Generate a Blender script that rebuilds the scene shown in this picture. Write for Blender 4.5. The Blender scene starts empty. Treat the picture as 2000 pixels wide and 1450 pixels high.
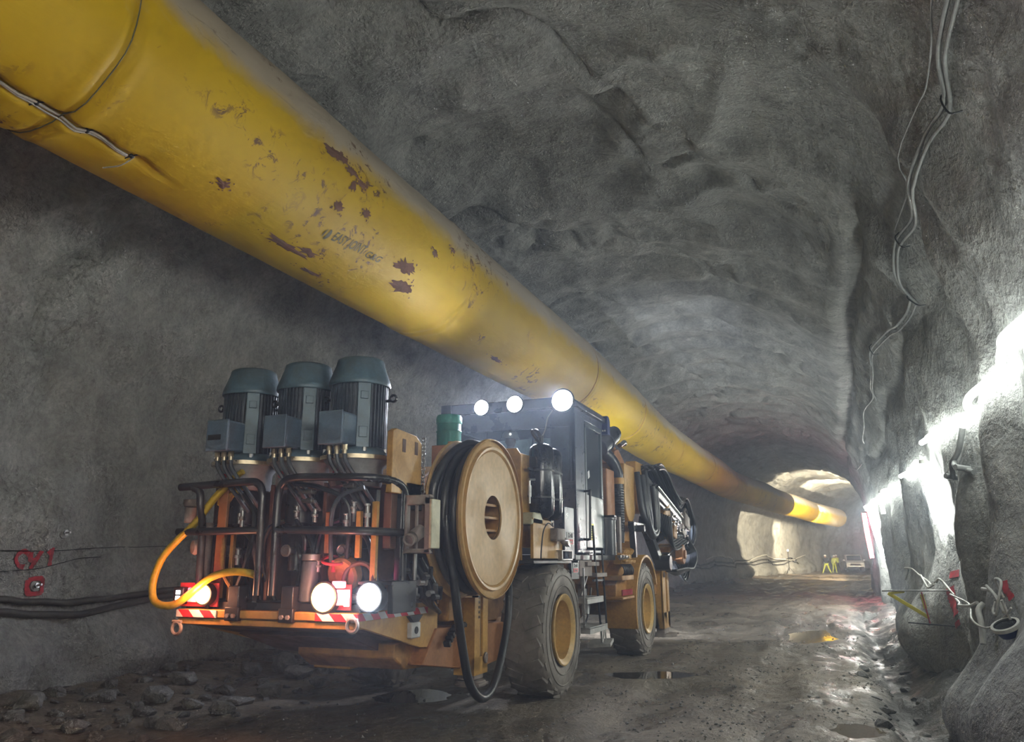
import bpy, bmesh, math, random
import numpy as np
from mathutils import Vector, Matrix, Euler, noise
from mathutils.bvhtree import BVHTree
R=math.radians
random.seed(7)
sc=bpy.context.scene
COL=sc.collection
# ------------------------------------------------------------------ helpers
def tag(o,label=None,cat=None,group=None,kind=None):
    if label:o['label']=label
    if cat:o['category']=cat
    if group:o['group']=group
    if kind:o['kind']=kind
    return o
def wloc(o):
    p=Vector((0,0,0))
    while o is not None:
        p+=o.location;o=o.parent
    return p
def empty(name,loc,label=None,cat=None,group=None):
    o=bpy.data.objects.new(name,None);COL.objects.link(o);o.location=loc
    o.empty_display_size=.2
    return tag(o,label,cat,group)
def crom(pts,k=6,closed=False):
    P=[Vector(p) for p in pts]
    if len(P)<3 and not closed:return P
    n=len(P);out=[]
    rng=n if closed else n-1
    for i in range(rng):
        if closed:a,b,c,d=P[i-1],P[i],P[(i+1)%n],P[(i+2)%n]
        else:
            b,c=P[i],P[i+1];a=P[i-1] if i>0 else b*2-c;d=P[i+2] if i+2<n else c*2-b
        for j in range(k):
            t=j/k
            out.append(.5*((2*b)+(c-a)*t+(2*a-5*b+4*c-d)*t*t+(3*b-a-3*c+d)*t**3))
    if not closed:out.append(P[-1])
    return out
def basis(d):
    d=Vector(d).normalized()
    u=Vector((0,0,1)) if abs(d.z)<.95 else Vector((1,0,0))
    a=d.cross(u).normalized();return a,d.cross(a).normalized(),d
class MB:
    def __init__(s):s.v=[];s.f=[]
    def add(s,v,f):
        n=len(s.v);s.v+=[Vector(p) for p in v];s.f+=[tuple(i+n for i in q) for q in f];return s
    def box(s,c,size,rot=None):
        h=[x/2 for x in size];vs=[]
        M=(rot if isinstance(rot,Matrix) else Euler(rot).to_matrix()) if rot is not None else None
        for z in(-1,1):
            for y in(-1,1):
                for x in(-1,1):
                    p=Vector((x*h[0],y*h[1],z*h[2]))
                    vs.append((M@p if M else p)+Vector(c))
        return s.add(vs,[(0,2,3,1),(4,5,7,6),(0,1,5,4),(2,6,7,3),(0,4,6,2),(1,3,7,5)])
    def bx(s,x0,x1,y0,y1,z0,z1):
        return s.box(((x0+x1)/2,(y0+y1)/2,(z0+z1)/2),(abs(x1-x0),abs(y1-y0),abs(z1-z0)))
    def bar(s,p0,p1,w,h):
        p0=Vector(p0);p1=Vector(p1);a,b,d=basis(p1-p0)
        M=Matrix((a,b,d)).transposed()
        return s.box((p0+p1)/2,(w,h,(p1-p0).length),M)
    def cyl(s,p0,p1,r0,r1=None,n=20,cap=True):
        if r1 is None:r1=r0
        p0=Vector(p0);p1=Vector(p1);a,b,d=basis(p1-p0);vs=[]
        for p,r in((p0,r0),(p1,r1)):
            for i in range(n):
                t=2*math.pi*i/n;vs.append(p+(a*math.cos(t)+b*math.sin(t))*r)
        fs=[(i,(i+1)%n,n+(i+1)%n,n+i) for i in range(n)]
        if cap:fs+=[tuple(range(n))[::-1],tuple(range(n,2*n))]
        return s.add(vs,fs)
    def tube(s,pts,r,n=8,k=6,closed=False,smooth=True,flat=None):
        P=crom(pts,k,closed) if smooth else [Vector(p) for p in pts]
        m=len(P);vs=[];prev=None
        for i,p in enumerate(P):
            if closed:d=P[(i+1)%m]-P[i-1]
            else:d=P[min(i+1,m-1)]-P[max(i-1,0)]
            if d.length<1e-9:d=Vector((0,0,1))
            d.normalize()
            if prev is None:a,_,_=basis(d)
            else:
                a=prev-d*prev.dot(d)
                if a.length<1e-6:a,_,_=basis(d)
                a.normalize()
            prev=a;b=d.cross(a)
            rr=r[min(i*len(r)//m,len(r)-1)] if isinstance(r,(list,tuple)) else r
            for j in range(n):
                t=2*math.pi*j/n;vs.append(p+(a*math.cos(t)+b*math.sin(t))*rr)
        fs=[]
        for i in range(m if closed else m-1):
            i2=(i+1)%m
            for j in range(n):
                j2=(j+1)%n;fs.append((i*n+j,i2*n+j,i2*n+j2,i*n+j2))
        if not closed:fs+=[tuple(range(n))[::-1],tuple(range((m-1)*n,m*n))]
        return s.add(vs,fs)
    def lathe(s,prof,org,axis,n=32,cap=True):
        org=Vector(org);a,b,d=basis(axis);vs=[];m=len(prof)
        for r,h in prof:
            for i in range(n):
                t=2*math.pi*i/n;vs.append(org+d*h+(a*math.cos(t)+b*math.sin(t))*max(r,1e-4))
        fs=[]
        for j in range(m-1):
            for i in range(n):
                i2=(i+1)%n;fs.append((j*n+i,j*n+i2,(j+1)*n+i2,(j+1)*n+i))
        if cap:fs+=[tuple(range(n))[::-1],tuple(range((m-1)*n,m*n))]
        return s.add(vs,fs)
    def prism(s,poly,ax,lo,hi):
        def mk(p,h):
            q=list(p);q.insert(ax,h);return q
        n=len(poly);vs=[mk(p,lo) for p in poly]+[mk(p,hi) for p in poly]
        return s.add(vs,[tuple(range(n))[::-1],tuple(range(n,2*n))]+[(i,(i+1)%n,n+(i+1)%n,n+i) for i in range(n)])
    def torus(s,c,axis,RR,r,n=32,m=8):
        a,b,d=basis(axis);c=Vector(c)
        return s.tube([c+(a*math.cos(2*math.pi*i/n)+b*math.sin(2*math.pi*i/n))*RR for i in range(n)],r,m,1,True,False)
    def ball(s,c,r,n=14,m=9,sc=(1,1,1)):
        vs=[];fs=[];c=Vector(c)
        for j in range(m+1):
            ph=math.pi*j/m
            for i in range(n):
                t=2*math.pi*i/n
                vs.append(c+Vector((math.sin(ph)*math.cos(t)*sc[0],math.sin(ph)*math.sin(t)*sc[1],math.cos(ph)*sc[2]))*r)
        for j in range(m):
            for i in range(n):
                i2=(i+1)%n;fs.append((j*n+i,(j+1)*n+i,(j+1)*n+i2,j*n+i2))
        return s.add(vs,fs)
    def build(s,name,mat,parent=None,bevel=0,smooth=40,label=None,cat=None,group=None,kind=None,origin=None):
        lo=Vector([min(p[i] for p in s.v) for i in range(3)]);hi=Vector([max(p[i] for p in s.v) for i in range(3)])
        c=Vector(origin) if origin is not None else (lo+hi)/2
        me=bpy.data.meshes.new(name);me.from_pydata([p-c for p in s.v],[],s.f)
        bm=bmesh.new();bm.from_mesh(me)
        bmesh.ops.remove_doubles(bm,verts=bm.verts,dist=2e-5)
        bmesh.ops.recalc_face_normals(bm,faces=bm.faces);bm.to_mesh(me);bm.free()
        for p in me.polygons:p.use_smooth=True
        me.set_sharp_from_angle(angle=R(smooth))
        for m in(mat if isinstance(mat,(list,tuple)) else [mat]):me.materials.append(m)
        o=bpy.data.objects.new(name,me);COL.objects.link(o)
        if parent is not None:
            o.parent=parent;o.location=c-wloc(parent)
        else:o.location=c
        if bevel:
            b=o.modifiers.new('bevel','BEVEL');b.width=bevel;b.segments=2;b.limit_method='ANGLE';b.angle_limit=R(50);b.harden_normals=False
        return tag(o,label,cat,group,kind)
# ------------------------------------------------------------------ materials
class NT:
    def __init__(s,name):
        s.m=bpy.data.materials.new(name);s.m.use_nodes=True;s.t=s.m.node_tree;s.t.nodes.clear()
        s.out=s.n('ShaderNodeOutputMaterial');s.b=s.n('ShaderNodeBsdfPrincipled');s.l(s.b,0,s.out,0)
    def n(s,t,**k):
        x=s.t.nodes.new(t)
        for a,b in k.items():setattr(x,a,b)
        return x
    def l(s,a,i,b,j):s.t.links.new(a.outputs[i],b.inputs[j])
    def co(s,scale=(1,1,1),kind='Object'):
        c=s.n('ShaderNodeTexCoord');m=s.n('ShaderNodeMapping');m.inputs['Scale'].default_value=scale
        s.l(c,kind,m,0);return m
    def noise(s,co,scale,detail=4,rough=.55,dist=0):
        x=s.n('ShaderNodeTexNoise');x.inputs['Scale'].default_value=scale;x.inputs['Detail'].default_value=detail
        x.inputs['Roughness'].default_value=rough;x.inputs['Distortion'].default_value=dist
        if co:s.l(co,0,x,'Vector')
        return x
    def ramp(s,src,stops,i=0):
        r=s.n('ShaderNodeValToRGB');e=r.color_ramp.elements
        while len(e)<len(stops):e.new(.5)
        for q,(p,c) in zip(e,stops):
            q.position=p;q.color=(c,c,c,1) if isinstance(c,(int,float)) else (*c,1)
        s.l(src,i,r,0);return r
    def mix(s,fac,a,b,mode='MIX'):
        x=s.n('ShaderNodeMix',data_type='RGBA',blend_type=mode)
        for val,idx in((fac,0),(a,6),(b,7)):
            if hasattr(val,'outputs'):s.t.links.new(val.outputs[getattr(val,'_o',0)],x.inputs[idx])
            elif idx==0:x.inputs[0].default_value=val
            else:x.inputs[idx].default_value=(*val,1) if len(val)==3 else val
        x['o']=2;return x
    def bump(s,src,strength,dist,prev=None,i=0):
        b=s.n('ShaderNodeBump');b.inputs['Strength'].default_value=strength;b.inputs['Distance'].default_value=dist
        s.l(src,i,b,'Height')
        if prev:s.l(prev,0,b,'Normal')
        return b
    def col(s,src):
        s.t.links.new(src.outputs[2] if src.bl_idname=='ShaderNodeMix' else src.outputs[0],s.b.inputs['Base Color'])
def mixl(nt,fac,a,b,mode='MIX'):
    x=nt.n('ShaderNodeMix',data_type='RGBA',blend_type=mode)
    for val,idx in((fac,0),(a,6),(b,7)):
        if hasattr(val,'outputs'):
            nt.t.links.new(val.outputs[2] if val.bl_idname=='ShaderNodeMix' else val.outputs[0],x.inputs[idx])
        elif idx==0:x.inputs[0].default_value=val
        else:x.inputs[idx].default_value=(*val,1)
    return x
def paint(name,c,rough=.45,metal=0,dirt=.5,dcol=(.10,.085,.07),scale=3,bump=.1,spec=.5):
    t=NT(name);co=t.co()
    n1=t.noise(co,scale,4,.62);r1=t.ramp(n1,[(.42,0),(.72,dirt)])
    n2=t.noise(co,scale*9,3,.6);r2=t.ramp(n2,[(.35,.86),(.7,1.05)])
    m=mixl(t,r1,c,dcol);m2=mixl(t,1,m,r2,'MULTIPLY');t.col(m2)
    rr=t.ramp(n1,[(.35,rough*.8),(.75,min(1,rough*1.5))]);t.l(rr,0,t.b,'Roughness')
    t.b.inputs['Metallic'].default_value=metal
    t.b.inputs['Specular IOR Level'].default_value=spec
    if bump:
        b=t.bump(n2,bump,.004);t.l(b,0,t.b,'Normal')
    return t.m
def emit(name,c,s,base=(.8,.8,.8)):
    t=NT(name);t.b.inputs['Base Color'].default_value=(*base,1)
    t.b.inputs['Emission Color'].default_value=(*c,1);t.b.inputs['Emission Strength'].default_value=s
    return t.m
def shotcrete(name,c1,c2,bs=1.0):
    t=NT(name);co=t.co()
    n0=t.noise(co,.35,3,.6,.4);n1=t.noise(co,2.2,4,.65,.3);n2=t.noise(co,15,4,.72)
    r0=t.ramp(n0,[(.32,c1),(.68,c2)])
    r1=t.ramp(n1,[(.33,.70),(.66,1.15)])
    a=mixl(t,1,r0,r1,'MULTIPLY')
    r2=t.ramp(n2,[(.36,.80),(.62,1.12)]);a=mixl(t,1,a,r2,'MULTIPLY')
    sp=t.ramp(n2,[(.66,0),(.71,.75)]);vm=t.ramp(n1,[(.50,0),(.60,1)])
    a=mixl(t,mixl(t,1,sp,vm,'MULTIPLY'),a,(.62,.62,.60))
    t.col(a);rr=t.ramp(n0,[(.3,.62),(.7,.9)]);t.l(rr,0,t.b,'Roughness')
    b=t.bump(n1,.8*bs,.12);b=t.bump(n2,.9*bs,.045,b);t.l(b,0,t.b,'Normal')
    return t.m
M={}
M['shot']=shotcrete('shotcrete',(.27,.275,.27),(.40,.405,.39))
M['rock']=shotcrete('broken_rock',(.17,.165,.16),(.30,.29,.275),.8)
def mud():
    t=NT('wet_mud');co=t.co();cs=t.co((1,.45,1))
    n0=t.noise(co,.25,3,.6,.6);n1=t.noise(cs,1.6,5,.65,.5);n2=t.noise(co,10,5,.75)
    r0=t.ramp(n0,[(.3,(.150,.120,.090)),(.7,(.255,.216,.170))])
    r1=t.ramp(n1,[(.35,.58),(.68,1.25)]);a=mixl(t,1,r0,r1,'MULTIPLY')
    r2=t.ramp(n2,[(.4,.78),(.63,1.2)]);a=mixl(t,1,a,r2,'MULTIPLY')
    sp=t.ramp(n2,[(.66,0),(.70,.6)]);vm=t.ramp(n1,[(.50,0),(.60,1)])
    a=mixl(t,mixl(t,1,sp,vm,'MULTIPLY'),a,(.34,.32,.285))
    # dark sludge lying in the ditch along the right wall
    g=t.n('ShaderNodeTexCoord');sx=t.n('ShaderNodeSeparateXYZ');t.l(g,'Object',sx,0)
    ad=t.n('ShaderNodeMath',operation='MULTIPLY_ADD');t.l(n1,0,ad,0);ad.inputs[1].default_value=1.6;t.l(sx,0,ad,2)
    dm=t.ramp(ad,[(.0,0),(1,1)]);mr=t.n('ShaderNodeMapRange');mr.inputs[1].default_value=1.0;mr.inputs[2].default_value=1.35;t.l(ad,0,mr,0)
    q=t.n('ShaderNodeMix',data_type='RGBA');t.l(mr,0,q,0);t.t.links.new(a.outputs[2],q.inputs[6]);q.inputs[7].default_value=(.035,.031,.027,1);a=q
    t.col(a);rr=t.ramp(n1,[(.36,.18),(.56,.62)]);t.l(rr,0,t.b,'Roughness')
    b=t.bump(n1,.7,.10);b=t.bump(n2,.95,.05,b);t.l(b,0,t.b,'Normal')
    return t.m
M['mud']=mud()
M['mudpile']=paint('mud_heap',(.085,.072,.058),.5,dirt=.7,dcol=(.04,.034,.028),scale=2,bump=.8)
def water(name,c):
    t=NT(name);t.b.inputs['Base Color'].default_value=(*c,1);t.b.inputs['Roughness'].default_value=.04
    co=t.co();n=t.noise(co,6,3);b=t.bump(n,.12,.01);t.l(b,0,t.b,'Normal');return t.m
M['water']=water('muddy_water',(.05,.045,.035));M['water2']=water('brown_water',(.16,.12,.06))
def ductmat():
    t=NT('duct_fabric');co=t.co()
    g=t.n('ShaderNodeNewGeometry');sx=t.n('ShaderNodeSeparateXYZ');t.l(g,'Normal',sx,0)
    n0=t.noise(co,.5,4,.6);n1=t.noise(co,1.1,5,.7,.8);n2=t.noise(co,5,6,.75,1.2);n3=t.noise(t.co((1,.25,1)),2.2,5,.6)
    yel=t.ramp(n0,[(.3,(.47,.295,.004)),(.7,(.58,.385,.008))])
    # settled dust on the side that faces up
    ad=t.n('ShaderNodeMath',operation='MULTIPLY_ADD');t.l(n1,0,ad,0);ad.inputs[1].default_value=.55;t.l(sx,2,ad,2)
    du=t.ramp(ad,[(.22,0),(.5,.95)])
    a=mixl(t,du,yel,(.43,.375,.30))
    # mud splashes: ragged blotches inside a coarse mask
    mk=t.noise(co,.75,3,.5);mr=t.ramp(mk,[(.56,0),(.62,1)])
    sp=t.ramp(n2,[(.55,0),(.60,1)])
    mm=mixl(t,1,mr,sp,'MULTIPLY')
    a=mixl(t,mm,a,(.13,.062,.028))
    st=t.noise(t.co((1.5,.18,1.5)),3.2,7,.75,1.5);sr=t.ramp(st,[(.60,0),(.66,.55)]);edge=t.ramp(ad,[(.30,0),(.45,1),(.6,1),(.8,.2)])
    a=mixl(t,mixl(t,1,sr,edge,'MULTIPLY'),a,(.15,.12,.09))
    t.col(a);rr=t.ramp(ad,[(.3,.58),(.55,.9)]);t.l(rr,0,t.b,'Roughness')
    b=t.bump(n3,.25,.05);t.b.inputs['Specular IOR Level'].default_value=.35;t.l(b,0,t.b,'Normal')
    return t.m
M['duct']=ductmat()
M['mudsplat']=paint('dried_mud',(.15,.06,.03),.85,dirt=.4,bump=.6)
M['dprint']=paint('printed_ink',(.11,.10,.045),.6,dirt=.3)
M['rope']=paint('grey_rope',(.42,.40,.35),.8,dirt=.3)
M['yel']=paint('machine_yellow',(.60,.33,.075),.42,dirt=.4,dcol=(.20,.12,.06))
M['yel2']=paint('dirty_yellow',(.50,.25,.06),.5,dirt=.75,dcol=(.12,.075,.045))
M['reely']=paint('reel_yellow',(.64,.40,.15),.42,dirt=.35,dcol=(.36,.24,.12),scale=1.6)
M['rimy']=paint('rim_yellow',(.66,.42,.13),.45,dirt=.5,dcol=(.28,.19,.10))
M['orange']=paint('primer_orange',(.40,.17,.06),.55,dirt=.4,dcol=(.16,.08,.04))
M['rust']=paint('rusty_underside',(.14,.07,.045),.6,dirt=.6,dcol=(.05,.035,.03))
M['black']=paint('black_paint',(.018,.019,.024),.32,dirt=.35,dcol=(.07,.065,.06))
M['tank']=paint('black_tank_gloss',(.012,.013,.018),.18,dirt=.15,dcol=(.05,.05,.05),bump=.02)
M['cab']=paint('cab_blue_black',(.05,.066,.105),.3,dirt=.45,dcol=(.085,.09,.095))
M['cabg']=paint('cab_door_grey',(.055,.075,.085),.32,dirt=.6,dcol=(.13,.15,.14))
M['rubber']=paint('black_rubber_hose',(.016,.017,.021),.38,dirt=.4,dcol=(.06,.06,.06))
M['hosegrey']=paint('worn_grey_hose',(.06,.07,.085),.4,dirt=.4,dcol=(.13,.13,.14))
M['tyre']=paint('muddy_tyre',(.27,.24,.21),.6,dirt=.75,dcol=(.085,.072,.06),scale=2.5,bump=.4)
M['motor']=paint('motor_blue_grey',(.075,.135,.185),.42,dirt=.6,dcol=(.07,.075,.08),scale=4)
M['motord']=paint('motor_fins_dark',(.050,.070,.098),.5,dirt=.5,dcol=(.07,.06,.055),scale=4)
M['tbox']=paint('terminal_box_blue',(.105,.165,.245),.45,dirt=.6,dcol=(.11,.115,.12),scale=4)
M['grey']=paint('bell_housing_grey',(.34,.34,.35),.45,dirt=.5,dcol=(.16,.15,.14))
M['steel']=paint('galvanised_steel',(.52,.52,.52),.32,.8,dirt=.4,dcol=(.2,.19,.18))
M['chrome']=paint('polished_rod',(.72,.72,.72),.12,1,dirt=.1,bump=0)
M['brass']=paint('brass_flange',(.62,.52,.36),.28,.8,dirt=.2)
M['alu']=paint('aluminium_step',(.62,.62,.60),.4,.4,dirt=.45,dcol=(.25,.24,.22))
M['cream']=paint('cream_plastic',(.68,.66,.46),.5,dirt=.3,dcol=(.4,.36,.28))
M['pale']=paint('muddy_pale_metal',(.36,.31,.28),.6,dirt=.7,dcol=(.16,.12,.11))
M['green']=paint('green_plastic',(.012,.20,.16),.4,dirt=.3)
M['green2']=paint('light_green_lid',(.05,.33,.27),.45,dirt=.2)
M['red']=paint('red_paint',(.50,.03,.05),.7,dirt=.8,dcol=(.22,.10,.10),scale=14)
M['redl']=paint('red_sticker',(.60,.04,.05),.5,dirt=.1)
M['white']=paint('white_sticker',(.78,.78,.78),.5,dirt=.15)
M['ink']=paint('black_ink',(.01,.01,.01),.6,dirt=0,bump=0)
M['yhose']=paint('yellow_hose',(.66,.46,.02),.4,dirt=.3)
M['ylabel']=paint('yellow_sticker',(.80,.72,.02),.5,dirt=.1)
M['bright']=paint('warning_yellow',(.72,.62,.04),.5,dirt=.2)
M['blue']=paint('blue_sign',(.015,.03,.16),.35,dirt=.1)
M['cable']=paint('pale_cable',(.33,.34,.34),.55,dirt=.4)
M['cabled']=paint('dark_cable',(.05,.05,.048),.6,dirt=.6,dcol=(.14,.135,.125),scale=6)
M['pvc']=paint('white_pipe',(.62,.62,.59),.5,dirt=.5,dcol=(.32,.31,.29))
M['hiv']=paint('hi_vis_yellow',(.62,.70,.10),.7,dirt=.2)
M['hio']=paint('hi_vis_orange',(.75,.20,.05),.7,dirt=.2)
M['navy']=paint('navy_trousers',(.03,.035,.05),.8,dirt=.2)
M['skin']=paint('skin_tone',(.42,.24,.17),.55,dirt=.1,bump=0)
M['helmet']=paint('grey_helmet',(.50,.47,.42),.4,dirt=.3)
M['car']=paint('white_car',(.62,.63,.66),.3,dirt=.2)
M['carg']=paint('dark_window',(.02,.022,.03),.1,dirt=0,bump=0)
def glass():
    t=NT('cab_glass');t.b.inputs['Base Color'].default_value=(.80,.88,.92,1);t.b.inputs['Roughness'].default_value=.03
    tr=t.n('ShaderNodeBsdfTransparent');tr.inputs[0].default_value=(.80,.87,.90,1)
    fr=t.n('ShaderNodeLayerWeight');fr.inputs[0].default_value=.25
    gl=t.n('ShaderNodeBsdfGlossy');gl.inputs[0].default_value=(.9,.95,1,1);gl.inputs[1].default_value=.05
    df=t.n('ShaderNodeBsdfDiffuse');df.inputs[0].default_value=(.18,.20,.22,1)
    m0=t.n('ShaderNodeMixShader');m0.inputs[0].default_value=.10;t.l(tr,0,m0,1);t.l(df,0,m0,2)
    m1=t.n('ShaderNodeMixShader');t.l(fr,'Fresnel',m1,0);t.l(m0,0,m1,1);t.l(gl,0,m1,2)
    t.l(m1,0,t.out,0);return t.m
M['glass']=glass()
M['ledhot']=emit('tube_lamp_glow',(.95,1,.95),130)
M['lamp']=emit('work_lamp_lens',(.90,.94,1),90);M['lampw']=emit('reversing_lamp_lens',(.90,.92,1),45)
M['lamps']=emit('small_lamp_lens',(1,.97,.9),5)
M['amber']=emit('amber_lamp_lens',(1,.50,.10),7);M['tail']=emit('red_lamp_lens',(1,.06,.10),1.2)
M['led']=emit('led_strip_glow',(.93,1,.93),15)
M['redlamp']=emit('red_beacon_lens',(1,.16,.2),14)
M['flood']=emit('floodlight_lens',(1,.96,.85),40)
def hatch():
    t=NT('reflective_chevrons');co=t.co();w=t.n('ShaderNodeTexWave',wave_type='BANDS',bands_direction='DIAGONAL')
    w.inputs['Scale'].default_value=2.6;t.l(co,0,w,0);r=t.ramp(w,[(.48,(.75,.75,.75)),(.52,(.60,.03,.05))]);t.col(r)
    t.b.inputs['Roughness'].default_value=.35;return t.m
M['hatch']=hatch()
# ------------------------------------------------------------------ tunnel shell
PROF=[(-9.15,-.7),(-9.35,.5),(-9.6,2.),(-9.5,4.),(-8.75,5.9),(-7.3,7.3),(-5.4,8.1),(-3.3,8.25),(-1.2,7.7),(.35,6.5),(1.15,5.1),(1.52,3.5),(1.62,2.),(1.5,.8),(1.42,-.7)]
_pc=crom([(x,0,z) for x,z in PROF],24)
_pl=[0]
for i in range(1,len(_pc)):_pl.append(_pl[-1]+(_pc[i]-_pc[i-1]).length)
PLEN=_pl[-1];_pl=np.array(_pl)/PLEN;_px=np.array([p.x for p in _pc]);_pz=np.array([p.z for p in _pc])
def prof(a):return np.interp(a,_pl,_px),np.interp(a,_pl,_pz)
def pnorm(a):
    x0,z0=prof(max(0,a-.004));x1,z1=prof(min(1,a+.004));dx,dz=x1-x0,z1-z0;l=math.hypot(dx,dz)
    return dz/l,-dx/l          # points into the tunnel
def bend(y):return .003*max(0,y-40)**2
def rise(y):return .009*max(0,y-42)
def fb(x,y,z,o=4):return noise.fractal(Vector((x,y,z)),1.0,2.0,o)
# right wall ribs and bulges: (y, sigma_y, z, sigma_z, inward amount)
BUL=[(16.4,.55,3.0,2.2,.42),(18.9,.35,2.6,1.6,.20),(21.5,.6,2.5,1.8,.34),(26.5,.8,2.6,2.0,.35),(33,.8,2.2,2.,.3),(12.6,.5,4.8,1.4,.22),
 (10.9,.45,1.9,1.2,.26),(9.1,.4,2.4,1.6,.22),(7.9,.5,5.2,1.3,.3),(14.6,.9,.45,.62,.62),(16.2,.8,.2,.6,.5),(19.2,.8,.3,.7,.35),(9.3,1.1,.1,.62,.62),(7.6,.9,.3,.7,.5),(11.2,.5,5.9,.8,.2),(8.8,.35,4.6,.9,.25)]
def disp(a,y):
    x,z=prof(a);s=a*PLEN
    nx,nz=pnorm(a)
    sm=min(1,max(0,(a-.60)/.10))               # the right side is smoother
    up=min(1,max(0,(z-3.)/2.5));fy=min(1,max(0,(y-9)/9))
    d=.36*fb(s*.28,y*.22,1.3,3)*(1-.35*sm)*(1-.35*fy*up)+.14*fb(s*.7+9,y*.6,4.1,3)*(1-.75*sm)*(1-.5*fy*up)+.03*fb(s*2+3,y*1.8,6.1,3)*(1-.6*sm)
    w=y+.55*fb(s*.16,y*.12,7.7,2)+.12*fb(s*.8,y*.5,3.1,3)
    per=1.9;t=(w/per)%1.0
    ring=.45-(t if t<.72 else (1-t)*2.57)
    d+=ring*(.05+.36*up*fy)*(.55+.9*abs(fb(s*.22,y*.15,2.2,2)))*(1-.6*sm)
    low=1-up
    d+=low*.16*fb(y*.55,s*.10,3.3,4)+low*.10*fb(y*1.5,s*.22,8.3,3)*(1-.5*sm)
    ridge=1-abs(fb(s*.36+3,y*.30,5.5,3));d+=.24*(ridge**3-.5)*(.4+.6*up)*(1-.65*sm)*(1-.4*fy*up)
    v=abs(fb(s*.20+7,y*.17+3,9.2,3)+.35*fb(s*.9,y*.8,3.9,2));d-=up*.17*max(0,1-v/.11)**1.6*(1-.8*sm)
    if a>.6:
        g=a-.712-.012*fb(y*.16,2.2,1.,2);d-=.42*math.exp(-(g/.0085)**2)*min(1,max(0,(y-10)/5))*(.6+.8*abs(fb(y*.2,5.,5.,2)))
        g=a-.775-.02*fb(y*.22,7.2,1.,2);d-=.16*math.exp(-(g/.007)**2)*min(1,max(0,(y-9)/5))*(1 if y<30 else 0)
    d+=.020*fb(s*4.5,y*4.2,2.7,3)
    if a<.25:
        d+=.42*math.exp(-((z-.35)/.55)**2)*(.25+1.5*max(0,fb(y*.42,11.1,2.,3)+.3))
    if a>.6 and -2<y<45:
        for yy,sy,zz,sz,am in BUL:
            q=((y-yy)/sy)**2+((z-zz)/sz)**2
            if q<9:d+=am*math.exp(-q)
    return d
def surf(a,y,off=0):
    x,z=prof(a);nx,nz=pnorm(a);d=disp(a,y)+off
    return Vector((x+nx*d+bend(y),y,z+nz*d+rise(y)))
ys=np.concatenate([np.arange(-24,3,.6),np.arange(3,6,.15),np.arange(6,21,.075),np.arange(21,45,.16),np.arange(45,130.1,.55)])
NA=300;aa=np.linspace(0,1,NA)
NY=len(ys)
V=np.zeros((NY,NA,3))
_pn=[pnorm(a) for a in aa];_pp=[prof(a) for a in aa]
for j,y in enumerate(ys):
    bo,ri=bend(y),rise(y)
    for i,a in enumerate(aa):
        d=disp(a,y);V[j,i]=(_pp[i][0]+_pn[i][0]*d+bo,y,_pp[i][1]+_pn[i][1]*d+ri)
def gnorm(V):
    dy=np.gradient(V,axis=0);da=np.gradient(V,axis=1);n=np.cross(dy,da);return n/np.linalg.norm(n,axis=2,keepdims=True)
NV=gnorm(V)
def shell(name,i0,i1):
    sub=V[:,i0:i1+1];nn=NV[:,i0:i1+1];w=i1-i0+1
    me=bpy.data.meshes.new(name)
    idx=np.arange(NY*w).reshape(NY,w)
    F=np.stack([idx[:-1,:-1],idx[1:,:-1],idx[1:,1:],idx[:-1,1:]],-1).reshape(-1,4)
    me.from_pydata(sub.reshape(-1,3).tolist(),[],F.tolist())
    for p in me.polygons:p.use_smooth=True
    nr=nn.reshape(-1,3)
    fn=Vector(me.polygons[len(F)//2].normal);k=F[len(F)//2][0]
    if fn.dot(Vector(nr[k]))<0:nr=-nr
    me.normals_split_custom_set_from_vertices(nr.tolist())
    me.materials.append(M['shot']);o=bpy.data.objects.new(name,me);COL.objects.link(o);o['kind']='structure';return o
iL=int(NA*.27);iR=int(NA*.70)
shell('wall_left',0,iL);shell('ceiling',iL,iR);shell('wall_right',iR,NA-1)
for nm,j in(('wall_back',NY-1),('wall_front',0)):
    c=V[j].mean(axis=0);pts=[tuple(p) for p in V[j]]
    mb=MB();mb.add(pts,[tuple(range(NA))]);mb.build(nm,M['shot'],kind='structure')
# ------------------------------------------------------------------ floor
fx=np.concatenate([np.arange(-10.6,-1.5,.14),np.arange(-1.5,2.6,.06)]);fy=np.concatenate([np.arange(-24,4,.6),np.arange(4,20,.085),np.arange(20,45,.2),np.arange(45,130.1,.7)])
# x, y, half length across and along, turn, seed, height above the bare ground
PUD=[(-2.75,12.3,.75,.42,.3,1),(-.75,20.6,.55,1.9,0,2),(.02,9.15,.26,.42,0,3),(-5.05,9.35,.5,.6,0,5)]
def pud_q(x,y,P):
    px,py,rx,ry,ro,sd=P;dx,dy=x-px,y-py;c,s_=math.cos(ro),math.sin(ro);u,v=(dx*c+dy*s_)/rx,(-dx*s_+dy*c)/ry
    return math.hypot(u,v)*(1-.32*fb(u*1.1+sd*3,v*1.1,sd,3))
PZ={}
def ground(x,y):
    z=ground0(x,y)
    for P in PUD:
        if abs(x-P[0])<2.5 and abs(y-P[1])<4:
            q=pud_q(x,y,P)
            if q<1.6:
                k=P[5]
                if k not in PZ:PZ[k]=ground0(P[0],P[1])-.015
                w=min(1,max(0,(1.6-q)/.6));w=w*w*(3-2*w)
                z=z*(1-w)+w*(PZ[k]+(.035*(q-1) if q<1 else .03*(q-1)))
    return z
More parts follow.
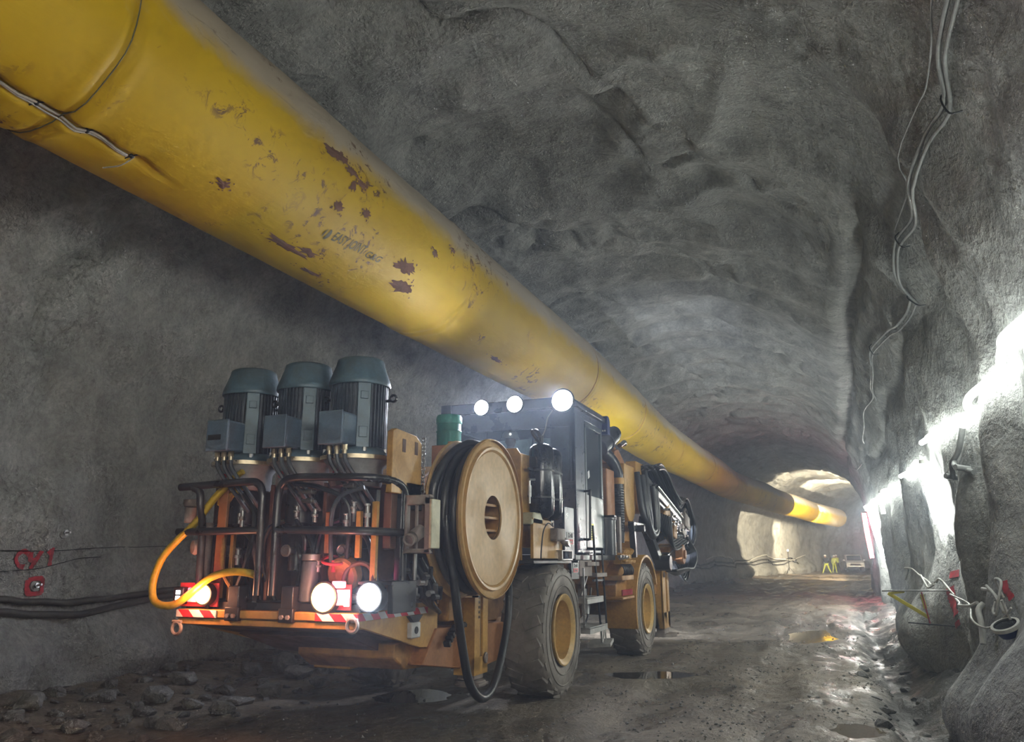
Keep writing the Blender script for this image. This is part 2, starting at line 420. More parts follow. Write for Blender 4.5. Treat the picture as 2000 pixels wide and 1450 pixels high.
def ground0(x,y):
    xx=x;z=.10*fb(x*.35,y*.22,.7,3)+.045*fb(x*1.3,y*.8,2.9,4)+.03*fb(x*4,y*3,5.1,4)
    z-=.05
    if -6.6<x<-2.6 and 5<y<18:z*=.35;z-=.012
    # wheel ruts and the ditch along the right wall
    for rx,rw,ra in((-2.4,.28,.05),(-.9,.3,.06)):
        q=x-rx-.35*fb(y*.12,rx,1.,2);z-=ra*math.exp(-(q/rw)**2)
    q=x-.62-.15*fb(y*.3,4.,1.,2)
    z-=.24*math.exp(-(q/.33)**2)*(1 if y<26 else max(0,1-(y-26)/8))
    if x>.6:z+=.16*max(0,fb(x*1.2,y*.8,9.9,4)+.1)
    if x>.95:z+=.25*(x-.95)
    if x<-8.0:z+=.10*(-8.0-x)+.13*max(0,fb(x*1.1,y*.8,6.6,4))*min(1,-8-x)
    z+=.16*math.exp(-((y-36)/5)**2)*math.exp(-((x+1.6)/2.2)**2)
    return z
FV=[];nxn=len(fx)
for y in fy:
    for x in fx:FV.append((x+bend(y),y,ground(x,y)+rise(y)))
FF=[]
for j in range(len(fy)-1):
    for i in range(nxn-1):
        q=j*nxn+i;FF.append((q,q+1,q+nxn+1,q+nxn))
me=bpy.data.meshes.new('floor');me.from_pydata(FV,[],FF)
for p in me.polygons:p.use_smooth=True
me.materials.append(M['mud']);fl=bpy.data.objects.new('floor',me);COL.objects.link(fl);fl['kind']='structure'
def gz(x,y):return ground(x-bend(y),y)+rise(y)
# ------------------------------------------------------------------ ventilation duct
DY=[-8,0,5,9,12,15,18,21.5,25,28.5,31.5,36,42,48,54,58,63,70,76,84]
DX=[-5.72]*7+[-5.72,-5.74,-5.78,-5.85,-5.85,-5.8,-5.8,-5.75,-5.7,-5.75,-5.7,-5.75,-5.7]
DZ=[5.97,5.97,5.97,5.96,5.95,5.96,5.97,5.92,5.82,5.78,5.86,5.92,5.98,5.92,6.0,6.05,5.95,5.9,5.75,5.6]
DR=[.97,.97,.96,.95,.94,.93,.90,.87,.84,.82,.83,.82,.86,.84,.86,.88,.88,.88,.88,.87]
def duct_c(y):
    return Vector((float(np.interp(y,DY,DX))+bend(y),y,float(np.interp(y,DY,DZ)))),float(np.interp(y,DY,DR))
_sm=crom([(x,y,z) for x,y,z in zip(DX,DY,DZ)],10)
_smy=np.array([p.y for p in _sm]);_smx=np.array([p.x for p in _sm]);_smz=np.array([p.z for p in _sm])
def duct_c(y):
    return Vector((float(np.interp(y,_smy,_smx))+bend(y),y,float(np.interp(y,_smy,_smz)))),float(np.interp(y,DY,DR))
JOINTS=[3.97,10.4,17.4,22.6,29.6,38,46,57.5,68,77]
LACE=(1.0,4.74,R(-77))       # lacing from y0 to y1 at an angle on the side that faces the road
def duct_p(y,t,off=0):
    """t: angle around the duct, 0 faces +x, pi/2 faces up"""
    c,r=duct_c(y)
    for jy in JOINTS:
        q=abs(y-jy);r-=(.006 if jy==10.4 else .03)*math.exp(-(q/.05)**2)-.015*math.exp(-((q-.12)/.07)**2)
        if y<14:r+=.012*math.sin(t*9+jy*3)*math.exp(-(q/.35)**2)
    if y<LACE[1]+.5:
        dt=(t-LACE[2]+math.pi)%(2*math.pi)-math.pi
        e=1 if y<LACE[1] else max(0,1-(y-LACE[1])/.5)
        r-=e*(.055*math.exp(-(dt*r/.05)**2)+.025*math.exp(-(abs(dt)*r/.22)**2)*(1+.8*math.sin(y*13.5)))
    r+=.010*fb(y*.7,t*1.3,2.,3)
    r+=off
    return c+Vector((math.cos(t)*r,0,math.sin(t)*r))
dy=np.concatenate([np.arange(-8,2,.25),np.arange(2,14,.035),np.arange(14,34,.07),np.arange(34,84.1,.2)])
ND=112
VD=[];ang=[-math.pi+2*math.pi*i/ND for i in range(ND)]
# finer spacing around the lacing
ang=sorted([-math.pi+2*math.pi*i/ND for i in range(ND)]+[LACE[2]+k*.02 for k in range(-7,8)]);ND=len(ang)
for y in dy:
    for t in ang:VD.append(duct_p(y,t))
FD=[]
for j in range(len(dy)-1):
    for i in range(ND):
        i2=(i+1)%ND;FD.append((j*ND+i,j*ND+i2,(j+1)*ND+i2,(j+1)*ND+i))
n0=(len(dy)-1)*ND;FD.append(tuple(range(n0,n0+ND)))
duct=empty('ventilation_duct',duct_c(8)[0],'long yellow fabric ventilation duct hung along the tunnel roof','ventilation duct')
mb=MB();mb.add(VD,FD);mb.build('fabric_tube',M['duct'],duct,smooth=60)
# lacing rope and ties
mb=MB();pts=[];y=LACE[0]
while y<LACE[1]:
    pts.append(duct_p(y,LACE[2]+.012*math.sin(y*9),.030));y+=.13
mb.tube(pts,.013,6,2);pts=[]
y=LACE[0]
while y<LACE[1]:
    pts.append(duct_p(y,LACE[2]-.02+.014*math.sin(y*7+2),.034));y+=.13
mb.tube(pts,.009,6,2);mb.build('lacing_rope',M['rope'],duct)
k=0;y=LACE[0]
while y<LACE[1]+.02:
    mb=MB();p=duct_p(y,LACE[2],.035);mb.ball(p,.022,8,6)
    mb.tube([duct_p(y-.02,LACE[2]-.06,.0),p,duct_p(y+.02,LACE[2]+.06,.0)],.006,5,3)
    mb.build('eyelet_knot',M['ink'],duct);y+=.46
mb=MB();mb.tube([duct_p(LACE[1]-.02,LACE[2],.03),duct_p(LACE[1]-.06,LACE[2]-.13,.02),duct_p(LACE[1]-.13,LACE[2]-.27,.03)],.007,5,4);mb.build('loose_rope_end',M['rope'],duct)
for jy in JOINTS:
    if 1<jy<60 and jy!=10.4:
        mb=MB();mb.tube([duct_p(jy,2*math.pi*i/48,.024) for i in range(48)],(.006 if jy<10 else .009),6,1,True,False)
        mb.build('joint_hoop',M['yel2'] if jy>14 else M['dprint'],duct)
# mud splashes thrown on the side of the duct
def splat(y,t,ry,rt,seed,n=26):
    rng=random.Random(seed);mb=MB();pts=[]
    for i in range(n):
        q=2*math.pi*i/n;k=.55+.45*rng.random()+(.35 if rng.random()<.2 else 0)
        pts.append((y+ry*k*math.cos(q),t+rt*k*math.sin(q)))
    inner=[(y+(a-y)*.5,t+(b-t)*.5) for a,b in pts]
    vs=[duct_p(a,b,.004) for a,b in pts]+[duct_p(a,b,.009) for a,b in inner]+[duct_p(y,t,.010)]
    fs=[(i,(i+1)%n,n+(i+1)%n,n+i) for i in range(n)]+[(n+i,n+(i+1)%n,2*n) for i in range(n)]
    mb.add(vs,fs)
    for _ in range(7):
        q=rng.random()*6.28;k=1.1+.5*rng.random();yy,tt=y+ry*k*math.cos(q),t+rt*k*math.sin(q);s=.25+.5*rng.random()
        m=7;o=[duct_p(yy+.02*s*(.6+rng.random())*math.cos(6.28*i/m),tt+.02*s*(.6+rng.random())*math.sin(6.28*i/m),.005) for i in range(m)]
        mb.add(o,[tuple(range(m))])
    mb.build('mud_splash',M['mudsplat'],duct)
for sp in((8.62,R(-39),.30,R(5.5),1,30),(8.86,R(-54),.27,R(6),2,30),(6.95,R(-30.5),.10,R(3.5),3),(7.43,R(-23),.08,R(3.5),4),(5.5,R(-59),.10,R(3),5),(9.12,R(-15),.09,R(4),6),(9.6,R(-1),.09,R(3),12),(6.8,R(-75),.34,R(4),7),(7.55,R(-87),.26,R(3),8),(7.1,R(-70),.2,R(3),9),(6.75,R(0),.16,R(3.5),10),(6.98,R(-3.5),.15,R(3),14),(7.2,R(-7),.10,R(3),15),(7.05,R(-12),.07,R(4),16),(12.6,R(-68),.3,R(3),11),(6.6,R(-1),.2,R(4),13)):splat(*sp)
# printed lettering wrapped on the fabric
def wrap_text(s,y0,t0,h,mat,par,name,gap=1.0,font_shear=0,slope=0.0,sy=1.0):
    cu=bpy.data.curves.new('txt','FONT');cu.body=s;cu.size=1;cu.space_character=gap;cu.shear=font_shear;cu.resolution_u=3;cu.offset=.008
    o=bpy.data.objects.new('txt',cu);COL.objects.link(o);bpy.context.view_layer.update()
    me=bpy.data.meshes.new_from_object(o.evaluated_get(bpy.context.evaluated_depsgraph_get()))
    bpy.data.objects.remove(o);vs=[]
    for v in me.vertices:
        y=y0+v.co.x*h;r=duct_c(y)[1];vs.append(duct_p(y,t0+slope*(y-y0)+v.co.y*h*sy/r,.006))
    mb=MB();mb.add(vs,[tuple(p.vertices) for p in me.polygons]);bpy.data.meshes.remove(me)
    return mb.build(name,mat,par)

wrap_text('EASY JOINT',7.16,R(-52.5),.115,M['dprint'],duct,'printed_lettering',1.0,0,.10,1.55)
wrap_text('G&G',7.80,R(-49.5),.15,M['dprint'],duct,'printed_lettering',1.0,.1,.10,.85)
def disc_mark():
    mb=MB();o=[]
    for k in range(15):
        t=R(-90+180*k/14);o.append(duct_p(7.06+.05*math.cos(t),R(-50.5)+.075*math.sin(t)/.95,.006))
    mb.add(o,[tuple(range(15))]);o=[]
    for k in range(9):
        t=R(120+120*k/8);o.append(duct_p(7.045+.045*math.cos(t),R(-50.5)+.07*math.sin(t)/.95,.006))
    mb.add(o,[tuple(range(9))]);mb.build('printed_emblem',M['dprint'],duct)
disc_mark()
# ------------------------------------------------------------------ drilling rig
rig=empty('drilling_rig',(-4.7,10.5,0),'yellow and black drilling rig standing on the muddy floor with lamps lit','drilling rig')
def B(name,mat,fn,bev=.012,parent=None,smooth=40,label=None,origin=None):
    mb=MB();fn(mb);return mb.build(name,mat,parent or rig,bev,smooth,label,origin=origin)
XS=-3.27            # outer face of the wheels
# --- wheels
def wheel(x_out,y,side):
    """side +1: the outer face looks to +x"""
    w=.56;r=.79;c=Vector((x_out-side*w/2,y,r-.03));mb=MB()
    pr=[(.42,-.23),(.46,-.27),(.60,-.28),(.70,-.275),(.755,-.25),(.785,-.20),(.79,-.10),(.79,.10),(.785,.20),(.755,.25),(.70,.275),(.60,.28),(.46,.27),(.42,.23)]
    mb.lathe(pr,c,(side,0,0),56,cap=False)
    for s in(-1,1):
        for k in range(20):
            t=2*math.pi*(k+.5*(s>0))/20
            Mx=Matrix.Rotation(t,3,'X')
            p=c+Vector((s*side*.135,0,0))+Mx@Vector((0,0,.772))
            mb.box(p,(.21,.115,.052),Mx@Matrix.Rotation(R(24*s*side),3,'Z'))
            p=c+Vector((s*side*.255,0,0))+Mx@Vector((0,-.04,.712))
            mb.box(p,(.03,.12,.06),Mx@Matrix.Rotation(R(10*s),3,'X'))
    # raised rings moulded on the side wall
    for rr in(.53,.655):mb.torus(c+Vector((side*.279,0,0)),(1,0,0),rr,.010,56,6)
    ty=mb.build('tyre',M['tyre'],rig,.008,50)
    mb=MB();mb.lathe([(.425,.265),(.432,.292),(.42,.30),(.40,.296),(.365,.268),(.352,.26),(.345,.15),(.325,.08),(.20,.0),(.19,.05),(.12,.06),(.0,.06)],c,(side,0,0),48,cap=False)
    mb.build('rim',M['rimy'],ty)
    for k in range(12):
        pass
    mb=MB()
    for k in range(10):
        t=2*math.pi*k/10;p=c+Vector((side*.01,.265*math.cos(t),.265*math.sin(t)));mb.cyl(p,p+Vector((side*.03,0,0)),.016,n=6)
    mb.build('wheel_nuts',M['rimy'],ty)
wheel(XS,9.88,1);wheel(XS,14.68,1);wheel(-6.12,9.88,-1);wheel(-6.12,14.68,-1)
for y in(9.88,14.68):B('axle',M['yel2'],lambda m:(m.cyl((-5.7,y,.76),(-3.7,y,.76),.13),m.ball((-4.7,y,.76),.26,16,10)))
# --- chassis
B('chassis_frame',M['yel2'],lambda m:(m.bx(-5.25,-4.15,7.2,16.2,.85,1.25),m.bx(-5.3,-4.1,11,13.2,.55,.9)),.02)
B('belly_tank',M['yel2'],lambda m:(m.prism([(6.75,.72),(6.95,.60),(8.75,.50),(8.75,1.0),(6.75,.85)],0,-4.95,-3.88)),.015)
B('belly_plate',M['rust'],lambda m:(m.prism([(5.98,1.03),(6.7,.90),(7.35,.74),(7.35,.78),(6.0,1.06)],0,-5.62,-3.79),m.prism([(6.3,.93),(6.95,.72),(7.4,.66),(7.4,.72),(6.4,.97)],0,-5.3,-4.05)),.004)
B('wheel_guard_box',M['orange'],lambda m:m.prism([(7.0,.64),(8.2,.46),(9.0,.5),(9.0,.9),(7.3,.95)],0,-3.95,-3.72),.01)
B('step_box',M['yel'],lambda m:(m.bx(-4.92,-4.5,6.98,7.3,.57,.72)),.01)
B('rear_deck',M['black'],lambda m:m.bx(-5.66,-3.78,5.98,7.4,1.16,1.24),.008)
# bumper beam
def bump_(m):
    m.bx(-5.66,-3.76,5.88,6.02,1.10,1.17);m.bx(-5.66,-3.76,5.90,6.02,1.035,1.09);m.bx(-5.66,-3.76,5.94,6.02,1.08,1.12)
B('rear_bumper',M['yel'],bump_,.008)
for sx in(-1,1):
    x=-4.7+sx*.93
    B('side_plate',M['yel'],lambda m:m.prism([(5.92,1.06),(7.0,.80),(7.36,.77),(7.36,1.16),(7.30,1.205),(6.95,1.205),(6.95,1.17),(5.92,1.17)],0,x-.02,x+.02),.006)
    B('tow_shackle',M['pale'],lambda m:(m.torus((x-.0*sx,5.86,1.0 if sx<0 else 1.075),(0,1,0),.052,.016,20,8),m.cyl((x-.05,5.86,1.06 if sx<0 else 1.12),(x+.05,5.86,1.06 if sx<0 else 1.12),.014)),0)
for x in(-5.02,-4.44):
    o=B('clamp_bracket',M['black'],lambda m:(m.bx(x-.075,x+.075,5.85,5.90,1.08,1.20),m.bx(x-.06,x+.06,5.86,6.0,1.17,1.38)),.008)
    for dx in(-.032,.032):B('bolt_head',M['pale'],lambda m:m.cyl((x+dx,5.85,1.125),(x+dx,5.83,1.125),.02,n=6),0,o)
o=B('valve_box',M['white'],lambda m:m.bx(-3.765,-3.70,6.75,6.92,.90,1.04),.012)
B('outlet_port',M['black'],lambda m:m.cyl((-3.70,6.83,.97),(-3.694,6.83,.97),.033),0,o)
B('valve_mount',M['black'],lambda m:m.prism([(6.72,1.10),(6.98,1.10),(6.9,1.04),(6.8,1.04)],0,-3.76,-3.71),.003)
B('chevron_strip',M['hatch'],lambda m:(m.bx(-3.76,-3.735,5.87,7.12,1.105,1.165),m.bx(-4.15,-3.735,5.868,5.88,1.10,1.165)),.003)
B('chevron_strip',M['hatch'],lambda m:m.bx(-5.66,-5.2,5.868,5.88,1.10,1.165),.003)
# --- rear lamps
def rear_lamp(x,z,r,mat,name,hous=True,y=5.86):
    o=B('lamp_housing',M['black'],lambda m:(m.cyl((x,y+.1,z),(x,y,z),r*1.15,n=24),m.bx(x-.02,x+.02,y+.06,y+.12,1.17,z)),.004)
    B(name,M[mat],lambda m:m.lathe([(r,0),(r*.9,.02),(r*.55,.035),(0,.04)],(x,y,z),(0,-1,0),24),0,o,60)
B('lamp_panel',M['redl'],lambda m:m.bx(-5.70,-5.25,5.93,5.95,1.19,1.40),.004)
B('lamp_panel',M['redl'],lambda m:m.bx(-4.20,-3.84,5.93,5.95,1.19,1.40),.004)
rear_lamp(-5.36,1.30,.085,'amber','amber_lamp');rear_lamp(-4.07,1.295,.118,'amber','amber_lamp');rear_lamp(-3.625,1.305,.11,'lampw','reversing_lamp')
for x in(-5.50,-3.93):
    o=B('tail_lamp',M['tail'],lambda m:m.bx(x-.055,x+.055,5.87,5.93,1.23,1.36),.012)
B('tail_lamp',M['tail'],lambda m:m.bx(-4.0,-3.89,5.87,5.93,1.37,1.43),.01)
o=B('side_marker_lamp',M['black'],lambda m:m.bx(-5.72,-5.60,5.87,5.95,1.21,1.36),.01)
for z in(1.265,1.315):B('marker_lens',M['lamps'],lambda m:m.bx(-5.68,-5.635,5.86,5.872,z-.018,z+.018),.004,o)
B('marker_lens',M['lamps'],lambda m:m.bx(-3.865,-3.815,5.86,5.872,1.225,1.36),.004)  # small white reflector, no lamp; its brightness is put in as emission
B('lamp_guard',M['black'],lambda m:(m.bx(-3.78,-3.45,5.93,6.2,1.40,1.43),m.bx(-3.5,-3.45,5.95,6.35,1.17,1.43)),.006)
# --- bent tube guard rails
def fr(*seq):
    return lambda m:[m.tube(p,.036,10,6) for p in seq]
Y=5.88
B('guard_rail',M['black'],fr([(-5.76,Y,2.275),(-5.6,Y,2.28),(-5.0,Y,2.30),(-4.86,Y,2.285),(-4.80,Y,2.20),(-4.79,Y,2.0),(-4.78,Y,1.6),(-4.78,Y,1.30)],[(-5.74,Y,1.86),(-5.2,Y,1.86),(-4.79,Y,1.86)],[(-5.60,Y,2.27),(-5.52,Y,2.22),(-5.50,Y,2.1),(-5.50,Y+.05,1.86),(-5.50,Y+.08,1.25)]),0)
B('guard_rail',M['black'],fr([(-4.62,Y,1.30),(-4.62,Y,1.7),(-4.62,Y,2.15),(-4.58,Y,2.27),(-4.48,Y,2.315),(-4.2,Y,2.315),(-3.85,Y,2.30),(-3.66,Y+.12,2.295),(-3.61,Y+.32,2.28),(-3.60,Y+.46,2.22),(-3.60,Y+.48,2.05),(-3.60,Y+.48,1.2)],[(-4.62,Y,1.865),(-4.2,Y,1.855),(-3.8,Y,1.845),(-3.64,Y+.15,1.84),(-3.6,Y+.46,1.84)]),0)
B('rail_post',M['black'],lambda m:(m.bx(-3.66,-3.59,6.30,6.40,1.2,2.25),m.bx(-3.63,-3.60,6.38,6.7,2.05,2.3)),.01)
# --- three electric motors with pumps
MX=[-5.345,-4.685,-4.085]
for i,mx in enumerate(MX):
    c=Vector((mx,6.3,-.045));zt=3.50;k=MB();k.cyl(c+Vector((0,0,2.63)),c+Vector((0,0,3.27)),.238,n=36)
    for q in range(44):
        t=2*math.pi*q/44
        if abs((math.degrees(t)-312+180)%360-180)<13:continue
        d=Vector((math.cos(t),math.sin(t),0));M3=Matrix.Rotation(t,3,'Z');k.box(c+d*.252+Vector((0,0,2.95)),(.032,.010,.60),M3)
    mo=k.build('electric_motor',M['motord'],rig,0,30)
    B('fan_cowl',M['motor'],lambda m:m.lathe([(.286,3.235),(.292,3.25),(.286,3.285),(.245,3.40),(.228,3.45),(.22,3.49),(.195,3.505),(.0,3.505)],c,(0,0,1),36),0,mo,50)
    t=R(312);d=Vector((math.cos(t),math.sin(t),0))
    B('rating_plate',M['motor'],lambda m:(m.box(c+d*.258+Vector((0,0,2.94)),(.03,.12,.60),Matrix.Rotation(t,3,'Z')),m.box(c+d*.275+Vector((0,0,3.12)),(.014,.07,.07),Matrix.Rotation(t,3,'Z')),m.box(c+d*.275+Vector((0,0,2.78)),(.014,.075,.10),Matrix.Rotation(t,3,'Z'))),.004,mo)
    B('lifting_eye',M['black'],lambda m:(m.torus(c+Vector((.34,.05,3.12)),(0,1,0),.032,.012,14,6),m.cyl(c+Vector((.25,.05,3.10)),c+Vector((.33,.05,3.10)),.014)),0,mo)
    B('lifting_eye',M['black'],lambda m:(m.torus(c+Vector((-.34,-.05,3.14)),(0,1,0),.03,.012,14,6),m.cyl(c+Vector((-.25,-.05,3.13)),c+Vector((-.32,-.05,3.13)),.014)),0,mo)
    bx0=mx+.015
    tb=B('terminal_box',M['tbox'],lambda m:m.bx(bx0-.12,bx0+.12,5.84,6.08,2.60,2.89),.022)
    B('box_lid',M['tbox'],lambda m:m.bx(bx0-.125,bx0+.125,5.825,5.845,2.595,2.895),.008,tb)
    if i==0:B('name_plate',M['ink'],lambda m:m.bx(bx0-.10,bx0+.05,5.82,5.826,2.70,2.75),0,tb)
    for q in(-.08,0,.08):
        g=B('cable_gland',M['brass'],lambda m:(m.cyl((bx0+q,5.95,2.605),(bx0+q,5.95,2.555),.028,n=8),m.cyl((bx0+q,5.95,2.56),(bx0+q,5.95,2.52),.022,n=12)),0,tb)
        B('power_lead',M['hosegrey'],lambda m:m.tube([(bx0+q,5.95,2.54),(bx0+q+.02,5.95,2.45),(bx0+q+.10,5.97,2.33),(bx0+q+.17,6.05,2.20),(bx0+q+.2,6.2,2.05)],.019,7),0,tb)
    fl_=B('mounting_flange',M['brass'],lambda m:m.lathe([(.24,2.535),(.335,2.535),(.335,2.572),(.24,2.572)],c,(0,0,1),40),0)
    B('motor_foot_ring',M['motor'],lambda m:m.lathe([(.25,2.57),(.315,2.572),(.315,2.60),(.285,2.64),(.25,2.65)],c,(0,0,1),36),0,mo)
    B('flange_bolts',M['steel'],lambda m:[m.cyl(c+Vector((.30*math.cos(R(a)),.30*math.sin(R(a)),2.60)),c+Vector((.30*math.cos(R(a)),.30*math.sin(R(a)),2.635)),.02,n=6) for a in range(0,360,45)],0,fl_)
    B('bell_housing',M['grey'],lambda m:m.lathe([(.23,2.30),(.24,2.33),(.245,2.46),(.30,2.535),(.30,2.54),(.0,2.54)],c,(0,0,1),32),0)
    B('warning_sticker',M['redl'],lambda m:m.lathe([(.034,0),(.034,.004),(0,.005)],c+Vector((-.06,-.243,2.42)),(-.15,-1,0),14),0)
    p=B('hydraulic_pump',M['black'],lambda m:(m.cyl(c+Vector((0,0,2.30)),c+Vector((0,0,1.98)),.135,n=20),m.cyl(c+Vector((0,0,2.0)),c+Vector((0,0,1.75)),.105,n=18),m.box(c+Vector((0,0,1.85)),(.24,.2,.2)),m.cyl(c+Vector((0,0,1.75)),c+Vector((0,0,1.55)),.085,n=16),m.cyl(c+Vector((-.1,-.06,1.9)),c+Vector((-.2,-.1,1.9)),.05,n=14)),.008)
    B('control_valve',M['steel'],lambda m:m.cyl(c+Vector((.09,-.16,1.98)),c+Vector((.09,-.16,2.08)),.022,n=10),0,p)
    B('relief_valve',M['steel'],lambda m:(m.cyl(c+Vector((.02,-.10,1.73)),c+Vector((.02,-.22,1.73)),.034,n=12),m.torus(c+Vector((.02,-.20,1.73)),(0,1,0),.045,.012,14,6)),0,p)
    for q,(dx,mt) in enumerate(((-.20,'rubber'),(.2,'hosegrey'),(.1,'rubber'))):
        B('pump_hose',M[mt],lambda m:m.tube([c+Vector((dx*.5,-.08,2.0-.1*q)),c+Vector((dx*1.2,-.14,1.92-.1*q)),c+Vector((dx*1.5,-.12,1.6)),c+Vector((dx*1.25+.05,0,1.24))],.024,8),0)
    B('pump_bracket',M['rust'],lambda m:(m.bx(mx-.28,mx-.24,6.2,6.6,1.24,2.3),m.bx(mx-.28,mx+.28,6.55,6.6,1.24,2.3)),.006)
# other fittings behind the rails
B('oil_filter',M['hosegrey'],lambda m:(m.cyl((-4.33,6.0,1.25),(-4.31,6.0,1.60),.082,n=20)),.01)
B('filter_head',M['steel'],lambda m:(m.cyl((-4.31,6.0,1.60),(-4.31,6.0,1.655),.085,n=20)),.006)
B('red_hand_wheel',M['red'],lambda m:(m.torus((-4.09,6.02,1.60),(.2,-.3,1),.10,.014,24,7),m.cyl((-4.09,6.02,1.50),(-4.09,6.02,1.6),.02)),0)
B('round_cover',M['orange'],lambda m:m.lathe([(.15,0),(.15,.09),(.13,.11),(.06,.115),(.05,.13),(0,.13)],(-4.02,6.14,1.50),(0,-1,-.3),26),.01)
B('coil_cover',M['rust'],lambda m:m.torus((-3.83,6.02,1.44),(.1,-1,.2),.14,.022,30,8),0)
for x,z0,z1,w_,mt in((-3.70,1.36,2.1,.055,'yel'),(-3.86,1.62,2.02,.05,'yel'),(-4.18,1.66,2.02,.045,'orange'),(-5.36,1.26,2.28,.10,'orange'),(-5.22,1.24,1.9,.04,'yel2')):
    B('support_bar',M[mt],lambda m:m.bx(x-w_/2,x+w_/2,6.02,6.06,z0,z1),.006)
B('support_bar',M['yel2'],lambda m:(m.bar((-5.40,6.05,2.05),(-5.18,6.05,2.34),.05,.03)),.005)
for x,z,s in((-3.76,1.88,.20),(-3.97,1.86,.14),(-4.30,1.93,.12),(-5.1,1.9,.16),(-5.12,1.56,.15),(-4.24,1.5,.1),(-3.9,2.0,.1),(-4.5,1.98,.1)):
    B('pipe_fitting',M['steel'],lambda m:(m.cyl((x,6.0,z),(x,6.0,z+s),.02,n=10),m.cyl((x,6.0,z+s*.4),(x,6.0,z+s*.6),.03,n=8),m.cyl((x,6.0,z+s*.9),(x,6.0,z+s),.027,n=8)),.003)
for x,z in((-4.36,2.2),(-4.36,2.12),(-3.93,2.24)):
    B('hose_coupling',M['steel'],lambda m:(m.cyl((x-.07,5.98,z),(x+.07,5.98,z-.01),.018,n=9),m.cyl((x-.02,5.98,z),(x+.04,5.98,z),.026,n=8)),.002)
for pts,mt,r_ in (([(-4.52,5.98,2.28),(-4.2,5.97,2.22),(-3.95,6.0,2.06),(-3.98,6.05,1.6),(-4.0,6.1,1.24)],'rubber',.022),([(-3.8,6.0,2.22),(-4.0,5.97,2.16),(-4.12,6.0,2.0),(-4.14,6.05,1.6),(-4.12,6.1,1.24)],'hosegrey',.02),([(-4.5,6.0,1.95),(-4.4,5.96,1.85),(-4.36,5.96,1.7),(-4.5,6.05,1.24)],'rubber',.02),([(-5.1,6.0,2.2),(-4.95,5.98,2.0),(-5.0,5.98,1.6),(-5.2,6.05,1.24)],'rubber',.024),([(-4.9,6.0,2.1),(-4.86,5.98,1.7),(-4.9,6.0,1.24)],'hosegrey',.022),([(-3.72,6.1,2.2),(-3.7,6.05,1.8),(-3.75,6.1,1.3)],'rubber',.024),([(-5.3,6.0,1.8),(-5.25,5.97,1.5),(-5.1,6.05,1.24)],'yel2',.02)):
    B('hydraulic_hose',M[mt],lambda m:m.tube(pts,r_,8),0)
# column with cap at the rear corner, yellow suction hose
o=B('filler_column',M['pale'],lambda m:(m.cyl((-5.74,6.02,1.95),(-5.74,6.02,2.10),.055,n=16),m.cyl((-5.62,6.05,1.86),(-5.62,6.05,2.04),.026,n=10),m.cyl((-5.6,6.1,1.2),(-5.6,6.1,1.95),.06,n=14)),.004)
B('column_cap',M['pale'],lambda m:m.lathe([(.05,2.09),(.095,2.10),(.105,2.13),(.10,2.165),(.06,2.17),(0,2.17)],(-5.70,6.02,0),(0,0,1),22),0,o)
B('round_flange',M['pale'],lambda m:m.lathe([(.06,0),(.075,.02),(.06,.05),(0,.06)],(-5.58,5.98,1.72),(-.5,-1,0),18),0)
B('yellow_suction_hose',M['yhose'],lambda m:m.tube([(-5.30,6.0,2.30),(-5.42,5.95,2.15),(-5.55,5.9,1.95),(-5.72,5.86,1.78),(-5.86,5.84,1.62),(-5.93,5.83,1.42),(-5.90,5.82,1.26),(-5.78,5.81,1.20),(-5.60,5.80,1.22),(-5.42,5.80,1.33),(-5.24,5.81,1.45),(-5.05,5.84,1.50),(-4.90,5.90,1.49),(-4.82,5.98,1.45)],.034,12),0)
B('hose_behind_rail',M['yhose'],lambda m:m.tube([(-5.18,6.05,2.42),(-5.34,6.05,2.32),(-5.42,6.05,2.12),(-5.30,6.06,2.2),(-5.15,6.06,2.3)],.028,10),0)
# --- engine bay body
B('engine_bay',M['black'],lambda m:(m.bx(-5.45,-3.95,6.75,9.2,1.22,2.2)),.03)
B('engine_hood',M['yel2'],lambda m:(m.prism([(7.0,2.2),(9.1,2.2),(9.1,2.62),(7.9,2.62),(7.2,2.35)],0,-5.4,-4.05)),.02)
B('mast_plate',M['yel'],lambda m:m.prism([(6.12,2.18),(6.12,2.73),(6.18,2.76),(6.55,2.74),(6.66,2.68),(6.66,2.18)],0,-3.66,-3.60),.006)
for y in(6.32,6.55):B('plate_slot',M['rust'],lambda m:(m.prism([(y-.03,2.56),(y+.03,2.56),(y+.03,2.68),(y-.03,2.68)],0,-3.602,-3.597)),0)
B('mast_foot',M['rust'],lambda m:m.prism([(6.2,1.7),(6.95,1.7),(6.95,2.1),(6.66,2.45),(6.5,2.2),(6.2,2.2)],0,-3.72,-3.64),.006)
B('chain',M['steel'],lambda m:[m.torus((-3.59,6.68,2.72-.035*k),(1,0,0) if k%2 else (0,1,0),.018,.006,10,5) for k in range(17)],0)
